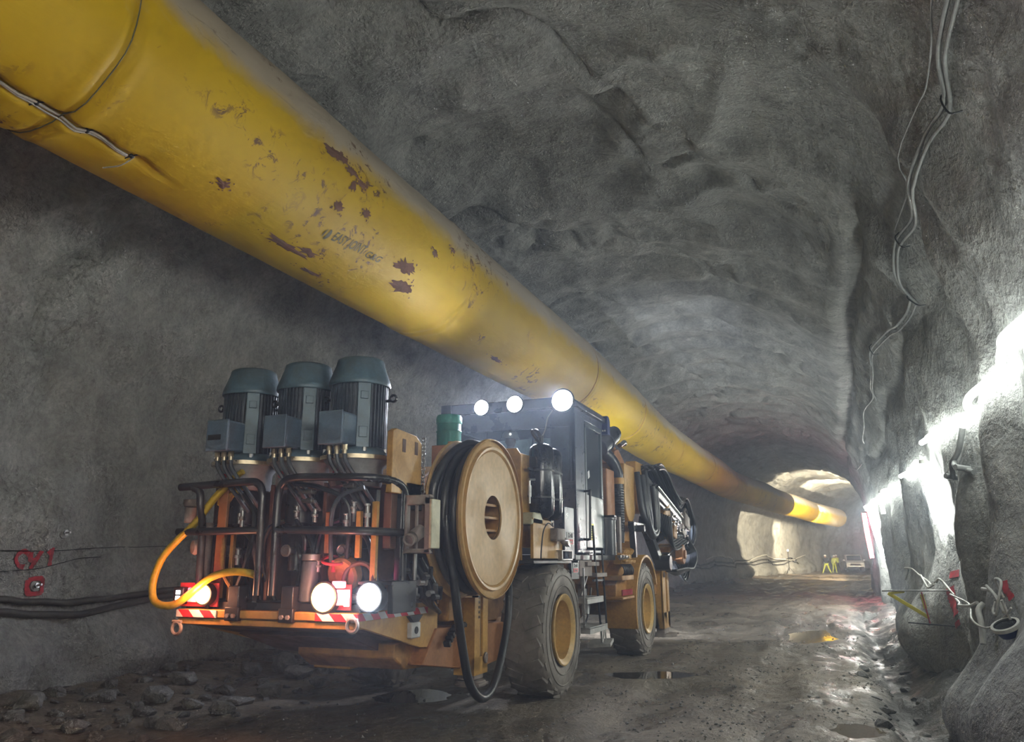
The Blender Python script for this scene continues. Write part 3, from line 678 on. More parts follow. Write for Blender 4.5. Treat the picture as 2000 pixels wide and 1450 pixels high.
# frame with pipe fitting beside the reel
def ff(m):
    y=6.34;m.bx(-3.57,-3.31,y-.03,y+.03,2.08,2.17);m.bx(-3.57,-3.31,y-.03,y+.03,1.66,1.70);m.bx(-3.57,-3.54,y-.03,y+.03,1.66,2.15);m.bx(-3.37,-3.31,y-.03,y+.03,1.66,2.15);m.bx(-3.48,-3.455,y,y+.03,1.68,2.1)
fo=B('fitting_frame',M['pale'],ff,.008)
B('frame_side',M['cream'],lambda m:m.bx(-3.312,-3.285,6.29,6.46,1.70,2.13),.008,fo)
B('pipe_fitting',M['pale'],lambda m:(m.cyl((-3.47,6.3,1.80),(-3.44,6.4,1.86),.06,n=14),m.cyl((-3.48,6.24,1.77),(-3.46,6.34,1.80),.045,n=14),m.torus((-3.48,6.25,1.775),(.2,-1,-.1),.045,.014,16,6)),0,fo)
B('valve_rod',M['steel'],lambda m:(m.cyl((-3.5,6.4,1.25),(-3.5,6.4,1.66),.02,n=10),m.cyl((-3.5,6.4,1.30),(-3.5,6.4,1.36),.035,n=8)),0)
for k in range(9):
    rng=random.Random(k);x=-3.72+.05*k;z=1.2+.3*rng.random()
    B('pipe_fitting',M['steel' if k%2 else 'black'],lambda m:(m.cyl((x,6.55,z),(x+.03,6.5,z+.1),.022,n=9),m.cyl((x,6.5,z+.02),(x,6.42,z+.02),.028,n=8)),.002)
for k in range(5):
    B('hydraulic_hose',M['rubber'],lambda m:m.tube([(-3.75+.05*k,6.6,1.5+.03*k),(-3.62+.04*k,6.55+.05*k,1.35),(-3.66+.02*k,6.9,1.22),(-3.7,7.3,1.1)],.02,7),0)
# green canister on an orange pedestal
B('canister_pedestal',M['orange'],lambda m:(m.bx(-4.62,-4.34,8.8,9.1,2.6,3.0),m.cyl((-4.4,8.9,3.0),(-4.4,8.9,3.05),.05)),.01)
o=B('green_canister',M['green'],lambda m:m.lathe([(.145,3.0),(.155,3.02),(.155,3.17),(.165,3.19),(.155,3.21),(.155,3.30)],(-4.48,9.0,0),(0,0,1),28),0)
B('canister_lid',M['green2'],lambda m:m.lathe([(.16,3.29),(.165,3.30),(.165,3.37),(.15,3.40),(0,3.405)],(-4.48,9.0,0),(0,0,1),28),0,o)
# --- hose reel
RC=Vector((0,7.67,2.03))
reel=B('hose_reel',M['reely'],lambda m:(m.lathe([(.23,-.0),(.68,-.0),(.70,.03),(.725,.035),(.735,.0),(.80,-.005),(.815,.01),(.81,.03),(.795,.035)][::1],RC+Vector((-3.30,0,0)),(1,0,0),72,cap=False),m.lathe([(.80,.03),(.815,.0),(.80,-.03),(.23,-.03)],RC+Vector((-3.30,0,0)),(1,0,0),72,cap=False)),0,smooth=30,origin=RC+Vector((-3.3,0,0)))
B('flange_disc',M['reely'],lambda m:m.lathe([(.225,-.012),(.225,.006),(.675,.008),(.685,-.01)],RC+Vector((-3.295,0,0)),(1,0,0),72,cap=False),0,reel,30)
B('back_flange',M['reely'],lambda m:m.lathe([(.10,-.02),(.80,-.02),(.815,0),(.80,.02),(.10,.02)],RC+Vector((-3.67,0,0)),(1,0,0),64,cap=True),0,reel,30)
B('drum',M['yel2'],lambda m:(m.lathe([(.34,0),(.34,.34)],RC+Vector((-3.66,0,0)),(1,0,0),40,cap=False)),0,reel)
B('hub_ribs',M['yel2'],lambda m:([m.bx(-3.58,-3.33,7.43,7.9,2.03+dz-.012,2.03+dz+.012) for dz in(-.13,0,.13)],m.lathe([(.232,0),(.232,.28)],RC+Vector((-3.60,0,0)),(1,0,0),40,cap=False)),0,reel)
for li,(x,rr) in enumerate(((-3.60,.44),(-3.51,.44),(-3.42,.44),(-3.355,.44),(-3.60,.53),(-3.51,.53),(-3.42,.53),(-3.355,.53),(-3.59,.62),(-3.50,.63),(-3.41,.63),(-3.352,.62),(-3.60,.70),(-3.505,.735),(-3.40,.71))):
    B('hose_turn',M['rubber' if li%3 else 'hosegrey'],lambda m:m.torus(RC+Vector((x,.01*(li%2),0)),(1,0,0),rr,.046,56,10),0,reel)
B('hose_loop',M['rubber'],lambda m:m.tube([(-3.50,6.96,2.20),(-3.47,6.98,1.8),(-3.44,7.08,1.4),(-3.43,7.15,1.1),(-3.43,7.28,.75),(-3.44,7.45,.45),(-3.45,7.68,.285),(-3.46,7.90,.25),(-3.47,8.14,.34),(-3.48,8.38,.62),(-3.49,8.56,.95),(-3.50,8.62,1.25),(-3.51,8.55,1.55),(-3.52,8.40,1.80)],.043,12,8),0,reel)
B('crossing_hose',M['rubber'],lambda m:m.tube([(-3.62,6.93,2.05),(-3.60,6.95,2.35),(-3.55,7.15,2.62),(-3.50,7.45,2.78),(-3.46,7.7,2.80)],.042,10,8),0,reel)
B('reel_arm',M['yel2'],lambda m:(m.bx(-3.82,-3.70,7.5,7.9,1.0,2.2),m.bx(-4.3,-3.72,7.55,7.85,1.9,2.15)),.015)
B('drag_chain',M['black'],lambda m:[m.box((-3.66,7.40+.045*k,.80+.02*k+.05*math.sin(k*.4)),(.07,.036,.055),(R(30+4*k),0,0)) for k in range(9)]+[m.box((-3.6,7.95,1.02+.05*k),(.07,.05,.034)) for k in range(7)],.003)
# --- rear jack
jk=B('jack_leg',M['yel'],lambda m:(m.bx(-3.80,-3.60,7.84,7.89,.50,1.22),m.bx(-3.80,-3.76,7.84,8.18,.50,1.22),m.bx(-3.60,-3.565,7.84,7.98,.50,1.22),m.bx(-3.60,-3.565,8.05,8.18,.50,1.22),m.bx(-3.80,-3.565,7.84,8.18,.45,.62)),.008)
B('slide_rod',M['steel'],lambda m:m.bx(-3.64,-3.59,7.96,8.06,.60,1.22),.004,jk)
B('jack_foot',M['pale'],lambda m:(m.bx(-3.78,-3.58,7.88,8.1,.40,.46),m.cyl((-3.68,8.0,.33),(-3.68,8.0,.39),.16,n=10),m.bx(-3.80,-3.52,7.86,8.12,.34,.37)),.008,jk)
B('jack_shackle',M['pale'],lambda m:m.torus((-3.56,8.12,.60),(1,.2,0),.045,.014,16,7),0,jk)
B('jack_bracket',M['yel2'],lambda m:(m.bx(-4.2,-3.78,7.9,8.1,.8,1.15)),.01)
# --- compressed air tanks and their yellow brackets
for yy,xx in((9.55,-3.43),(10.0,-3.47)):
    t=B('air_tank',M['tank'],lambda m:m.lathe([(.0,2.10),(.09,2.115),(.145,2.16),(.16,2.22),(.16,2.94),(.15,3.0),(.11,3.04),(.05,3.06),(0,3.06)],(xx,yy,0),(0,0,1),36),0)
    for z in(2.37,2.71):B('tank_strap',M['black'],lambda m:m.lathe([(.160,-.012),(.166,-.01),(.166,.01),(.160,.012)],(xx,yy,z),(0,0,1),36,cap=False),0,t)
    B('drain_valve',M['steel'],lambda m:(m.cyl((xx,yy,2.11),(xx,yy,2.0),.016,n=10),m.cyl((xx-.04,yy,2.06),(xx+.04,yy,2.06),.018,n=8)),0,t)
B('tank_hook',M['black'],lambda m:(m.tube([(-3.43,9.5,3.05),(-3.46,9.42,3.12),(-3.5,9.40,3.2),(-3.47,9.50,3.22),(-3.43,9.55,3.12)],.022,8),m.cyl((-3.43,9.55,3.05),(-3.43,9.55,3.16),.03,n=10)),0)
B('tank_strap',M['black'],lambda m:[m.bar((-3.48,9.2,z),(-3.52,10.5,z),.012,.025) for z in(2.37,2.71)],0)
B('tank_bracket',M['yel'],lambda m:(m.prism([(-3.78,1.6),(-3.52,1.6),(-3.52,2.86),(-3.58,2.95),(-3.78,2.95)],1,9.06,9.10),m.bx(-3.60,-3.56,9.06,10.4,1.75,2.9)),.006)
B('tank_rod',M['steel'],lambda m:(m.cyl((-3.47,9.22,2.28),(-3.47,9.22,2.58),.014,n=8),m.cyl((-3.47,9.22,2.36),(-3.47,9.22,2.5),.024,n=8),m.cyl((-3.47,9.2,2.57),(-3.44,9.32,2.58),.016,n=8)),0)
B('tank_shelf',M['yel'],lambda m:m.prism([(9.1,1.62),(10.6,1.62),(10.6,1.76),(10.35,1.76),(9.9,1.92),(9.75,2.08),(9.1,2.10)],0,-3.42,-3.38),.006)
B('rounded_cover',M['cream'],lambda m:m.prism([(9.05,2.02),(9.45,2.02),(9.45,2.1),(9.38,2.17),(9.15,2.17)],0,-3.6,-3.38),.02)
pm=B('small_pump',M['pale'],lambda m:(m.bx(-3.50,-3.28,9.72,10.05,1.84,2.0),m.cyl((-3.3,10.0,1.85),(-3.3,10.14,1.82),.05,n=14)),.02)
B('pump_plug',M['steel'],lambda m:(m.cyl((-3.28,9.98,1.82),(-3.22,9.98,1.82),.035,n=12),m.cyl((-3.30,10.12,1.8),(-3.25,10.12,1.8),.03,n=10)),0,pm)
B('thin_lead',M['rubber'],lambda m:m.tube([(-3.35,9.75,2.02),(-3.33,9.5,2.05),(-3.32,9.3,1.95),(-3.32,9.22,1.75),(-3.33,9.22,1.6)],.009,6),0)
B('cable_tray',M['steel'],lambda m:(m.bx(-3.36,-3.30,9.95,10.4,1.60,1.62),m.bx(-3.36,-3.30,9.95,9.98,1.60,1.72),m.bx(-3.36,-3.30,10.37,10.4,1.60,1.72),m.bx(-3.44,-3.3,9.95,10.4,1.715,1.73)),.003)
B('mud_guard',M['black'],lambda m:(m.bx(-3.95,-3.34,9.0,10.75,1.56,1.60),m.bx(-3.38,-3.34,10.45,10.8,1.35,1.60)),.006)
# white and red stickers
def text(s,loc,rot,h,mat,par,name,sx=1.0):
    cu=bpy.data.curves.new(name,'FONT');cu.body=s;cu.size=h/.7;cu.extrude=.001;cu.resolution_u=3;cu.align_x='CENTER';cu.align_y='CENTER'
    o=bpy.data.objects.new(name,cu);COL.objects.link(o);bpy.context.view_layer.update()
    me=bpy.data.meshes.new_from_object(o.evaluated_get(bpy.context.evaluated_depsgraph_get()));bpy.data.objects.remove(o)
    me.materials.clear();me.materials.append(mat);o=bpy.data.objects.new(name,me);COL.objects.link(o);o.parent=par
    o.location=Vector(loc)-wloc(par);o.rotation_euler=rot;o.scale=(sx,1,1);return o
RX=(R(90),0,R(90))        # reads from +x
for x,y,z,s in((-3.34,10.42,1.885,1.15),(-3.335,10.62,1.50,.9)):
    st=B('maker_sticker',M['white'],lambda m:m.bx(x-.006,x,y-.125*s,y+.125*s,z-.075*s,z+.075*s),.002)
    B('red_band',M['redl'],lambda m:m.bx(x,x+.002,y-.115*s,y+.115*s,z-.065*s,z-.008*s),0,st)
    text('Drill',(x+.003,y,z+.034*s),RX,.052*s,M['ink'],st,'sticker_lettering',1.3);text('Rent',(x+.004,y,z-.036*s),RX,.036*s,M['white'],st,'sticker_lettering',1.4)
B('sticker_plate',M['cab'],lambda m:m.bx(-3.38,-3.345,10.2,10.62,1.62,2.3),.006)
# --- cab
cx0,cx1,cy0,cy1,cz0,cz1=-5.56,-3.45,11.05,12.55,1.70,3.93
def cabf(m):
    p=.09
    for x in(cx0+p/2,cx1-p/2):
        for y in(cy0+p/2,cy1-p/2):m.bx(x-p/2,x+p/2,y-p/2,y+p/2,cz0,cz1-.1)
    m.bx(cx0,cx1,cy0,cy0+.05,cz0,2.62);m.bx(cx0,cx1,cy1-.05,cy1,cz0,2.5);m.bx(cx0,cx0+.05,cy0,cy1,cz0,2.5)
    m.bx(cx0,cx1,cy0,cy0+.06,3.52,3.84);m.bx(cx0,cx1,cy1-.06,cy1,3.6,3.84);m.bx(cx0,cx0+.06,cy0,cy1,3.6,3.84);m.bx(cx1-.06,cx1,cy0,cy1,3.68,3.84)
    m.bx(cx0,cx1,cy0,cy1,cz0,cz0+.06)
cab=B('cab',M['cab'],cabf,.015)
B('cab_roof',M['black'],lambda m:m.prism([(cx0-.05,3.80),(cx1+.06,3.80),(cx1+.06,3.88),(cx1-.05,3.97),(cx0+.08,3.97),(cx0-.05,3.88)],1,cy0-.05,cy1+.12),.02,cab)
B('rear_window',M['glass'],lambda m:m.bx(cx0+.09,cx1-.36,cy0+.02,cy0+.028,2.62,3.52),0,cab)
B('window_bar',M['cab'],lambda m:(m.bx(cx1-.38,cx1-.05,cy0+.005,cy0+.05,2.6,3.55),m.bx(-4.12,-4.09,cy0+.005,cy0+.03,2.62,3.52)),.004,cab)
B('front_window',M['glass'],lambda m:m.bx(cx0+.09,cx1-.09,cy1-.03,cy1-.022,2.5,3.6),0,cab)
B('side_window',M['glass'],lambda m:m.bx(cx0+.02,cx0+.028,cy0+.09,cy1-.09,2.5,3.6),0,cab)
dr=B('door',M['cabg'],lambda m:(m.bx(cx1-.03,cx1+.01,cy0+.5,cy1-.06,cz0+.08,2.55),m.bx(cx1-.03,cx1+.01,cy0+.5,cy0+.57,2.55,3.66),m.bx(cx1-.03,cx1+.01,cy1-.13,cy1-.06,2.55,3.66),m.bx(cx1-.03,cx1+.01,cy0+.5,cy1-.06,3.60,3.68)),.012,cab)
B('door_glass',M['glass'],lambda m:m.bx(cx1-.015,cx1-.008,cy0+.57,cy1-.13,2.55,3.60),0,dr)
B('door_sticker',M['ylabel'],lambda m:m.bx(cx1+.010,cx1+.013,cy0+.68,cy0+.86,1.90,2.14),0,dr)
B('sticker_print',M['ink'],lambda m:[m.bx(cx1+.013,cx1+.0145,cy0+.71+.01*(k%2),cy0+.80-.02*(k%3),1.925+.035*k,1.94+.035*k) for k in range(6)],0,dr)
B('paper_note',M['white'],lambda m:m.prism([(cy0+.60,2.80),(cy0+.70,2.84),(cy0+.68,2.94),(cy0+.59,2.91)],0,cx1+.011,cx1+.014),0,dr)
B('corner_panel',M['cab'],lambda m:(m.bx(cx1-.05,cx1+.01,cy0,cy0+.46,cz0+.05,3.72),m.bx(cx1-.3,cx1+.012,cy0-.012,cy0,2.66,2.72)),.015,cab)
B('grab_handle',M['black'],lambda m:m.tube([(cx1,cy0+.34,1.90),(cx1+.09,cy0+.34,1.90),(cx1+.10,cy0+.36,1.97),(cx1+.10,cy0+.40,2.55),(cx1+.09,cy0+.40,2.60),(cx1,cy0+.40,2.60)],.018,8),0,cab)
B('roof_sign',M['blue'],lambda m:m.prism([(12.56,3.62),(12.72,3.62),(12.72,3.86),(12.64,3.92),(12.56,3.92)],0,cx1-.06,cx1+.10),.01,cab)
B('sign_print',M['white'],lambda m:[m.bx(cx1-.03+.035*k,cx1-.005+.035*k,12.553,12.557,3.66,3.69) for k in range(3)],0,cab)
B('seat_back',M['black'],lambda m:(m.bx(-5.0,-4.5,11.40,11.52,2.3,3.15),m.bx(-5.0,-4.5,11.5,12.0,2.18,2.30),m.bx(-4.85,-4.65,11.65,11.85,1.76,2.2)),.04,cab)
B('dashboard',M['black'],lambda m:(m.bx(-5.3,-3.7,12.2,12.5,2.0,2.75)),.03,cab)
B('cab_cable',M['cable'],lambda m:m.tube([(-3.78,cy0-.01,3.78),(-3.86,cy0-.01,3.66),(-3.90,cy0-.01,3.5),(-3.98,cy0-.01,3.36),(-4.08,cy0-.01,3.32)],.010,6),0,cab)
for k,(x,z,r_) in enumerate(((-4.91,3.885,.125),(-4.36,3.90,.135),(-3.60,3.90,.175))):
    o=B('work_lamp',M['black'],lambda m:(m.lathe([(r_*.6,-.10),(r_*1.02,-.03),(r_*1.06,.0),(r_*1.02,.012)],(x,cy0-.08,z),(0,-1,0),28),m.bx(x-.03,x+.03,cy0-.05,cy0+.03,z-.12,z-.02)),0,cab)
    B('lamp_lens',M['lamp'],lambda m:m.lathe([(r_,.005),(r_*.8,.02),(r_*.4,.03),(0,.032)],(x,cy0-.08,z),(0,-1,0),28),0,o,60)
o=B('beacon_bracket',M['black'],lambda m:m.bx(cx0-.06,cx0+.12,cy0-.06,cy0,3.66,3.97),.01,cab)
B('beacon_lens',M['lamps'],lambda m:(m.cyl((cx0+.05,cy0-.06,3.78),(cx0+.05,cy0-.075,3.78),.035,n=12),m.bx(cx0+.0,cx0+.05,cy0-.072,cy0-.06,3.755,3.765)),0,o)
for x in(-5.2,-4.4,-3.7):  # unseen lamps with glowing lenses, added on the cab front
    o=B('added_front_lamp',M['black'],lambda m:m.cyl((x,cy1+.10,3.88),(x,cy1+.2,3.88),.09,.11,20),0,cab)
    B('added_front_lens',M['lampw'],lambda m:m.cyl((x,cy1+.2,3.88),(x,cy1+.21,3.88),.10,n=20),0,o)
# --- platform, ladder
B('platform',M['black'],lambda m:(m.bx(-5.6,-3.42,10.9,13.1,1.60,1.68)),.01)
B('platform_grating',M['steel'],lambda m:[m.bx(-3.75+.06*k,-3.73+.06*k,11.6,11.95,1.68,1.70) for k in range(6)],0)
B('platform_bracket',M['pale'],lambda m:(m.bx(-3.50,-3.36,10.9,11.5,1.38,1.60),m.bx(-3.44,-3.32,11.15,11.75,1.52,1.58),m.bx(-3.42,-3.30,11.55,12.1,1.36,1.42)),.006)
B('orange_brace',M['orange'],lambda m:(m.prism([(10.75,1.0),(10.95,1.0),(11.1,1.58),(10.8,1.58)],0,-3.6,-3.55),m.bx(-3.7,-3.5,11.0,11.2,1.4,1.72)),.006)
ld=B('ladder_rails',M['black'],lambda m:(m.tube([(-3.34,11.52,2.10),(-3.33,11.58,1.5),(-3.32,11.68,.9),(-3.31,11.72,.62)],.017,8,4),m.tube([(-3.34,11.98,1.75),(-3.33,12.02,1.2),(-3.32,12.06,.66)],.015,8,4),m.bx(-3.36,-3.33,11.5,12.0,1.30,1.33)),0)
for z,y0,y1,x0,x1 in((1.08,11.02,11.86,-3.66,-3.30),(.68,11.05,11.98,-3.66,-3.28)):
    B('ladder_step',M['alu'],lambda m:(m.bx(x0,x1,y0,y1,z-.012,z+.012),m.bx(x1-.015,x1,y0,y1,z-.075,z),m.bx(x0,x0+.015,y0,y1,z-.06,z),m.bx(x0,x1,y0,y0+.015,z-.07,z)),.004,ld)
B('folding_step',M['alu'],lambda m:(m.box((-3.36,11.86,.42),(.34,.40,.05),(R(6),R(-4),R(8))),m.bar((-3.3,11.75,.43),(-3.29,11.86,.64),.02,.02),m.bar((-3.3,11.95,.43),(-3.29,11.86,.64),.02,.02),m.bar((-3.3,11.72,.44),(-3.31,11.72,.66),.03,.03)),.006,ld)
B('step_hanger',M['steel'],lambda m:(m.bar((-3.4,11.05,1.12),(-3.4,11.5,1.5),.03,.03),m.cyl((-3.5,11.45,.82),(-3.5,11.45,1.45),.022,n=10),m.bx(-3.54,-3.46,11.36,11.54,1.10,1.2),m.bar((-3.34,11.0,.7),(-3.34,11.0,1.5),.025,.025)),.003,ld)
B('step_prop',M['white'],lambda m:m.cyl((-3.45,11.5,.85),(-3.45,11.5,1.06),.03,n=12),0,ld)
B('brake_hose',M['rubber'],lambda m:m.tube([(-3.5,11.1,1.0),(-3.5,11.1,.75),(-3.5,11.35,.66),(-3.5,11.7,.8),(-3.5,11.9,1.2)],.014,7),0)
# --- black canister and plate ahead of the cab
B('black_canister',M['black'],lambda m:(m.cyl((-3.5,12.82,1.68),(-3.5,12.82,2.30),.165,n=28),m.cyl((-3.5,12.82,2.24),(-3.5,12.82,2.31),.18,n=28),m.bx(-3.72,-3.3,12.62,12.75,2.28,2.31)),.006)
B('canister_shield',M['pale'],lambda m:m.bx(-3.36,-3.31,12.98,13.10,1.72,2.30),.004)
B('intake_column',M['orange'],lambda m:(m.bx(-3.85,-3.52,13.05,13.55,1.66,3.12)),.02)
B('intake_column_shade',M['black'],lambda m:m.bx(-3.9,-3.6,12.8,13.05,1.66,3.1),.02)
B('exhaust_pipe',M['rubber'],lambda m:(m.tube([(-3.52,13.75,1.9),(-3.50,13.74,2.2),(-3.50,13.72,2.9),(-3.50,13.70,3.10),(-3.56,13.60,3.30),(-3.66,13.42,3.44),(-3.74,13.30,3.60)],[.088,.088,.09,.095,.10,.11,.12],16,6),[m.torus((-3.50,13.73,2.1+.045*k),(0,0,1),.089,.010,18,5) for k in range(17)]),0)
B('pipe_clamp',M['yel'],lambda m:m.lathe([(.088,2.90),(.105,2.90),(.105,3.01),(.088,3.01)],(-3.50,13.715,0),(0,0,1),24),0)
B('air_cleaner',M['black'],lambda m:(m.cyl((-3.72,13.3,3.50),(-3.60,13.75,3.78),.17,n=22),m.cyl((-3.60,13.75,3.78),(-3.56,13.86,3.84),.13,n=18),m.torus((-3.66,13.52,3.64),(.24,.9,.5),.175,.018,22,6)),.006)
B('muffler_bracket',M['orange'],lambda m:(m.prism([(13.7,3.28),(14.5,3.12),(14.62,3.30),(14.0,3.56),(13.75,3.5)],0,-3.95,-3.55),m.cyl((-3.7,14.0,3.45),(-3.7,14.1,3.6),.08)),.012)
B('exhaust_flap',M['chrome'],lambda m:(m.cyl((-3.52,14.0,3.62),(-3.5,14.2,3.70),.045,n=12),m.ball((-3.5,14.25,3.7),.06,10,7)),0)
# --- boom turret plates
def rplate(y0,y1,z0,z1,r):
    p=[(y0,z1),(y1,z1)];n=10;c=((y0+y1)/2,z0+(y1-y0)/2);w_=(y1-y0)/2
    for k in range(n+1):
        t=-math.pi*k/n;p.append((c[0]+w_*math.cos(t),c[1]+w_*math.sin(t)))
    return p
B('turret_plate',M['yel'],lambda m:(m.prism(rplate(13.95,14.75,2.28,3.30,.3),0,-3.60,-3.44)),.012)
B('turret_plate',M['yel'],lambda m:(m.prism(rplate(14.7,15.3,2.45,3.42,.3),0,-3.60,-3.40)),.012)
B('turret_core',M['yel2'],lambda m:(m.bx(-4.3,-3.6,13.9,15.2,1.7,3.25),m.cyl((-4.3,15.3,2.9),(-3.38,15.3,2.9),.22,n=20)),.02)
B('gear_ring',M['yel'],lambda m:(m.lathe([(.22,-.03),(.30,-.03),(.30,.03),(.22,.03)],(-3.42,15.35,3.1),(1,0,0),24,cap=False),[m.box((-3.42,15.35+.30*math.cos(R(k*18)),3.1+.30*math.sin(R(k*18))),(.05,.05,.05),(R(k*18),0,0)) for k in range(20)]),0)
# --- boom with feed beam, cylinders, hoses
BO=Vector((-3.28,15.4,3.05));BD=Vector((.02,3.0,-.62))
def bp(t,dx=0,dz=0):return BO+BD*t+Vector((dx,0,dz))
B('boom',M['black'],lambda m:(m.bar(bp(-.1,-.15),bp(.95,-.15),.24,.26),m.bar(bp(.2,-.15,.18),bp(.8,-.15,.12),.16,.14)),.02)
B('feed_beam',M['steel'],lambda m:(m.bar(bp(.05,.08,-.16),bp(1.0,.08,-.05),.07,.13),m.bar(bp(.05,.08,-.30),bp(.95,.08,-.2),.05,.06)),.008)
B('feed_rail',M['chrome'],lambda m:(m.cyl(bp(.0,.13,-.05),bp(.9,.13,-.02),.028,n=12),m.cyl(bp(.1,-.02,.05),bp(.7,-.02,.08),.035,n=12)),0)
B('boom_cylinder',M['black'],lambda m:(m.cyl(bp(.1,.02,-.55),bp(.55,.02,-.35),.075,n=16),m.cyl((-3.3,15.6,2.0),(-3.25,16.8,2.15),.09,n=16)),0)
B('boom_rod',M['chrome'],lambda m:(m.cyl(bp(.55,.02,-.35),bp(.85,.02,-.22),.035,n=12)),0)
hd=B('rock_drill',M['pale'],lambda m:(m.box(bp(.95,.05,-.02),(.26,.55,.30),(R(-12),0,0)),m.box(bp(.80,.08,-.34),(.2,.5,.22),(R(-20),0,0)),m.cyl(bp(1.08,.05,.02),bp(1.2,.05,0),.09,n=14),m.torus(bp(1.0,.10,.10),(1,0,0),.20,.035,24,7)),.015)
B('cradle',M['yel2'],lambda m:(m.box((-3.25,16.3,2.38),(.2,.7,.5),(R(20),0,0)),m.box((-3.2,16.9,2.2),(.18,.3,.34),(R(-15),0,0)),m.box((-3.3,16.6,1.75),(.3,.5,.3),(R(10),0,0))),.02)
B('rear_swing_arm',M['black'],lambda m:(m.bar((-3.32,13.8,2.2),(-3.32,15.2,2.2),.1,.12),m.bar((-3.35,14.9,2.35),(-3.30,15.9,1.6),.16,.16),m.bar((-3.25,16.0,1.6),(-3.2,17.6,1.85),.2,.2),m.cyl((-3.35,15.9,1.55),(-3.05,15.9,1.55),.15,n=18),m.bar((-3.3,13.8,2.25),(-3.3,13.9,1.65),.1,.1),m.cyl((-3.35,14.15,2.15),(-3.15,14.15,2.15),.06)),.01)
# big drooping hoses
for k,(dx,dz,r_) in enumerate(((0,0,.075),(.10,.10,.06),(-.12,.05,.055),(.05,-.06,.05))):
    B('drooping_hose',M['rubber'],lambda m:m.tube([(-3.34+dx*.4,14.85+dx,3.16+dz),(-3.30+dx*.4,14.82+dx,2.8+dz),(-3.26+dx*.3,14.85+dx,2.35+dz),(-3.24,15.1,2.08+dz*.7),(-3.22,15.42+dx*.3,2.14+dz*.7),(-3.22,15.52+dx,2.5+dz),(-3.24,15.48+dx,2.95+dz)],r_,12,8),0)
rng=random.Random(3)
for k in range(16):
    dx=-.22+.03*k+.02*rng.random();dz=.02*rng.random();w_=.12*rng.random()
    B('boom_hose',M['rubber' if k%4 else 'hosegrey'],lambda m:m.tube([bp(-.10,dx,.24-.02*(k%4)),bp(.12,dx,.34+w_),bp(.38,dx+.02,.16+w_*.6),bp(.60,dx+.03,.14-w_),bp(.82,dx+.02,.30+.12*rng.random()),bp(1.02,dx,.26+w_),bp(1.14+.04*rng.random(),dx,.02),bp(1.08,dx,-.35-w_),bp(.9,dx,-.62-w_),bp(.7,dx,-.9)],.026,7,6),0)
for k in range(9):
    dx=-.1+.03*k
    B('boom_hose',M['rubber'],lambda m:m.tube([bp(.02+.02*k,dx+.1,-.5),bp(.25,dx+.12,-.75-.04*k),bp(.5+.03*k,dx+.12,-.6),bp(.72,dx+.1,-.45-.03*k),bp(.88,dx+.1,-.75),bp(.75,dx+.05,-1.1-.04*k),bp(.45,dx,-1.2)],.024,7,6),0)
for k in range(12):
    t=.25+.06*k
    B('hose_clamp',M['steel'],lambda m:(m.box(bp(t,.12,-.30-.1*(k%3)),(.09,.12,.05),(R(20*k),0,0)),m.cyl(bp(t,.15,-.3-.1*(k%3)),bp(t,.22,-.3-.1*(k%3)),.025,n=8)),.004)
B('drum_motor',M['orange'],lambda m:(m.cyl((-3.2,17.0,1.72),(-2.98,17.0,1.72),.20,n=24),m.cyl((-3.0,17.0,1.72),(-2.94,17.0,1.72),.09,n=16)),.012)
for k in range(7):
    B('boom_hose',M['rubber'],lambda m:m.tube([(-3.2+.03*k,16.2,1.4),(-3.1+.03*k,16.8,1.32+.02*k),(-3.0+.02*k,17.5,1.45),(-3.0+.02*k,17.9,1.75),(-3.05,17.8,2.1)],.026,7,6),0)
# --- front bogie, fender, valves
B('front_body',M['yel2'],lambda m:(m.prism([(13.2,1.0),(13.6,.92),(14.2,1.0),(14.2,1.55),(13.9,1.66),(13.4,1.4),(13.2,1.2)],0,-3.95,-3.45),m.bx(-5.3,-3.7,13.2,16,1.2,1.68)),.015)
def fend(m):
    n=22;vs=[];c=(14.70,.78)
    for k in range(n+1):
        t=R(200-175*k/n)
        for r_ in(.87,.92):
            for x in(-3.80,-3.26):vs.append((x,c[0]+r_*math.cos(t),c[1]+r_*math.sin(t)))
    fs=[]
    for k in range(n):
        a=4*k;b=a+4;fs+=[(a,b,b+1,a+1),(a+2,a+3,b+3,b+2),(a,a+2,b+2,b),(a+1,b+1,b+3,a+3)]
    fs+=[(0,1,3,2),(4*n,4*n+2,4*n+3,4*n+1)];m.add(vs,fs)
B('front_fender',M['yel'],fend,.008)
B('front_step',M['yel2'],lambda m:(m.bx(-3.75,-3.28,12.95,13.75,1.28,1.36),m.bx(-3.75,-3.28,12.95,13.75,.98,1.02)),.01)
for k in range(8):
    B('red_nipple',M['red'],lambda m:(m.cyl((-3.32,13.1+.085*k,1.04),(-3.32,13.1+.085*k,1.13),.02,n=8)),0)
for k in range(7):
    yy=13.1+.1*k
    B('valve_spool',M['yel'],lambda m:(m.box((-3.38,yy,1.62),(.14,.07,.16)),m.cyl((-3.32,yy,1.60),(-3.24,yy,1.58),.028,n=10),m.tube([(-3.3,yy,1.70),(-3.27,yy+.03,1.76),(-3.33,yy+.06,1.8)],.014,6)),.006)
    B('valve_hose',M['rubber'],lambda m:m.tube([(-3.34,yy,1.55),(-3.28,yy,1.46),(-3.32,yy+.06,1.36),(-3.5,yy+.1,1.32)],.014,6),0)
B('valve_fitting',M['steel'],lambda m:[m.cyl((-3.30,12.75+.1*k,1.66-.04*(k%2)),(-3.24,12.75+.1*k,1.66),.022,n=8) for k in range(6)],0)
B('front_box',M['yel'],lambda m:m.bx(-3.7,-3.4,14.15,14.5,1.74,1.93),.01)
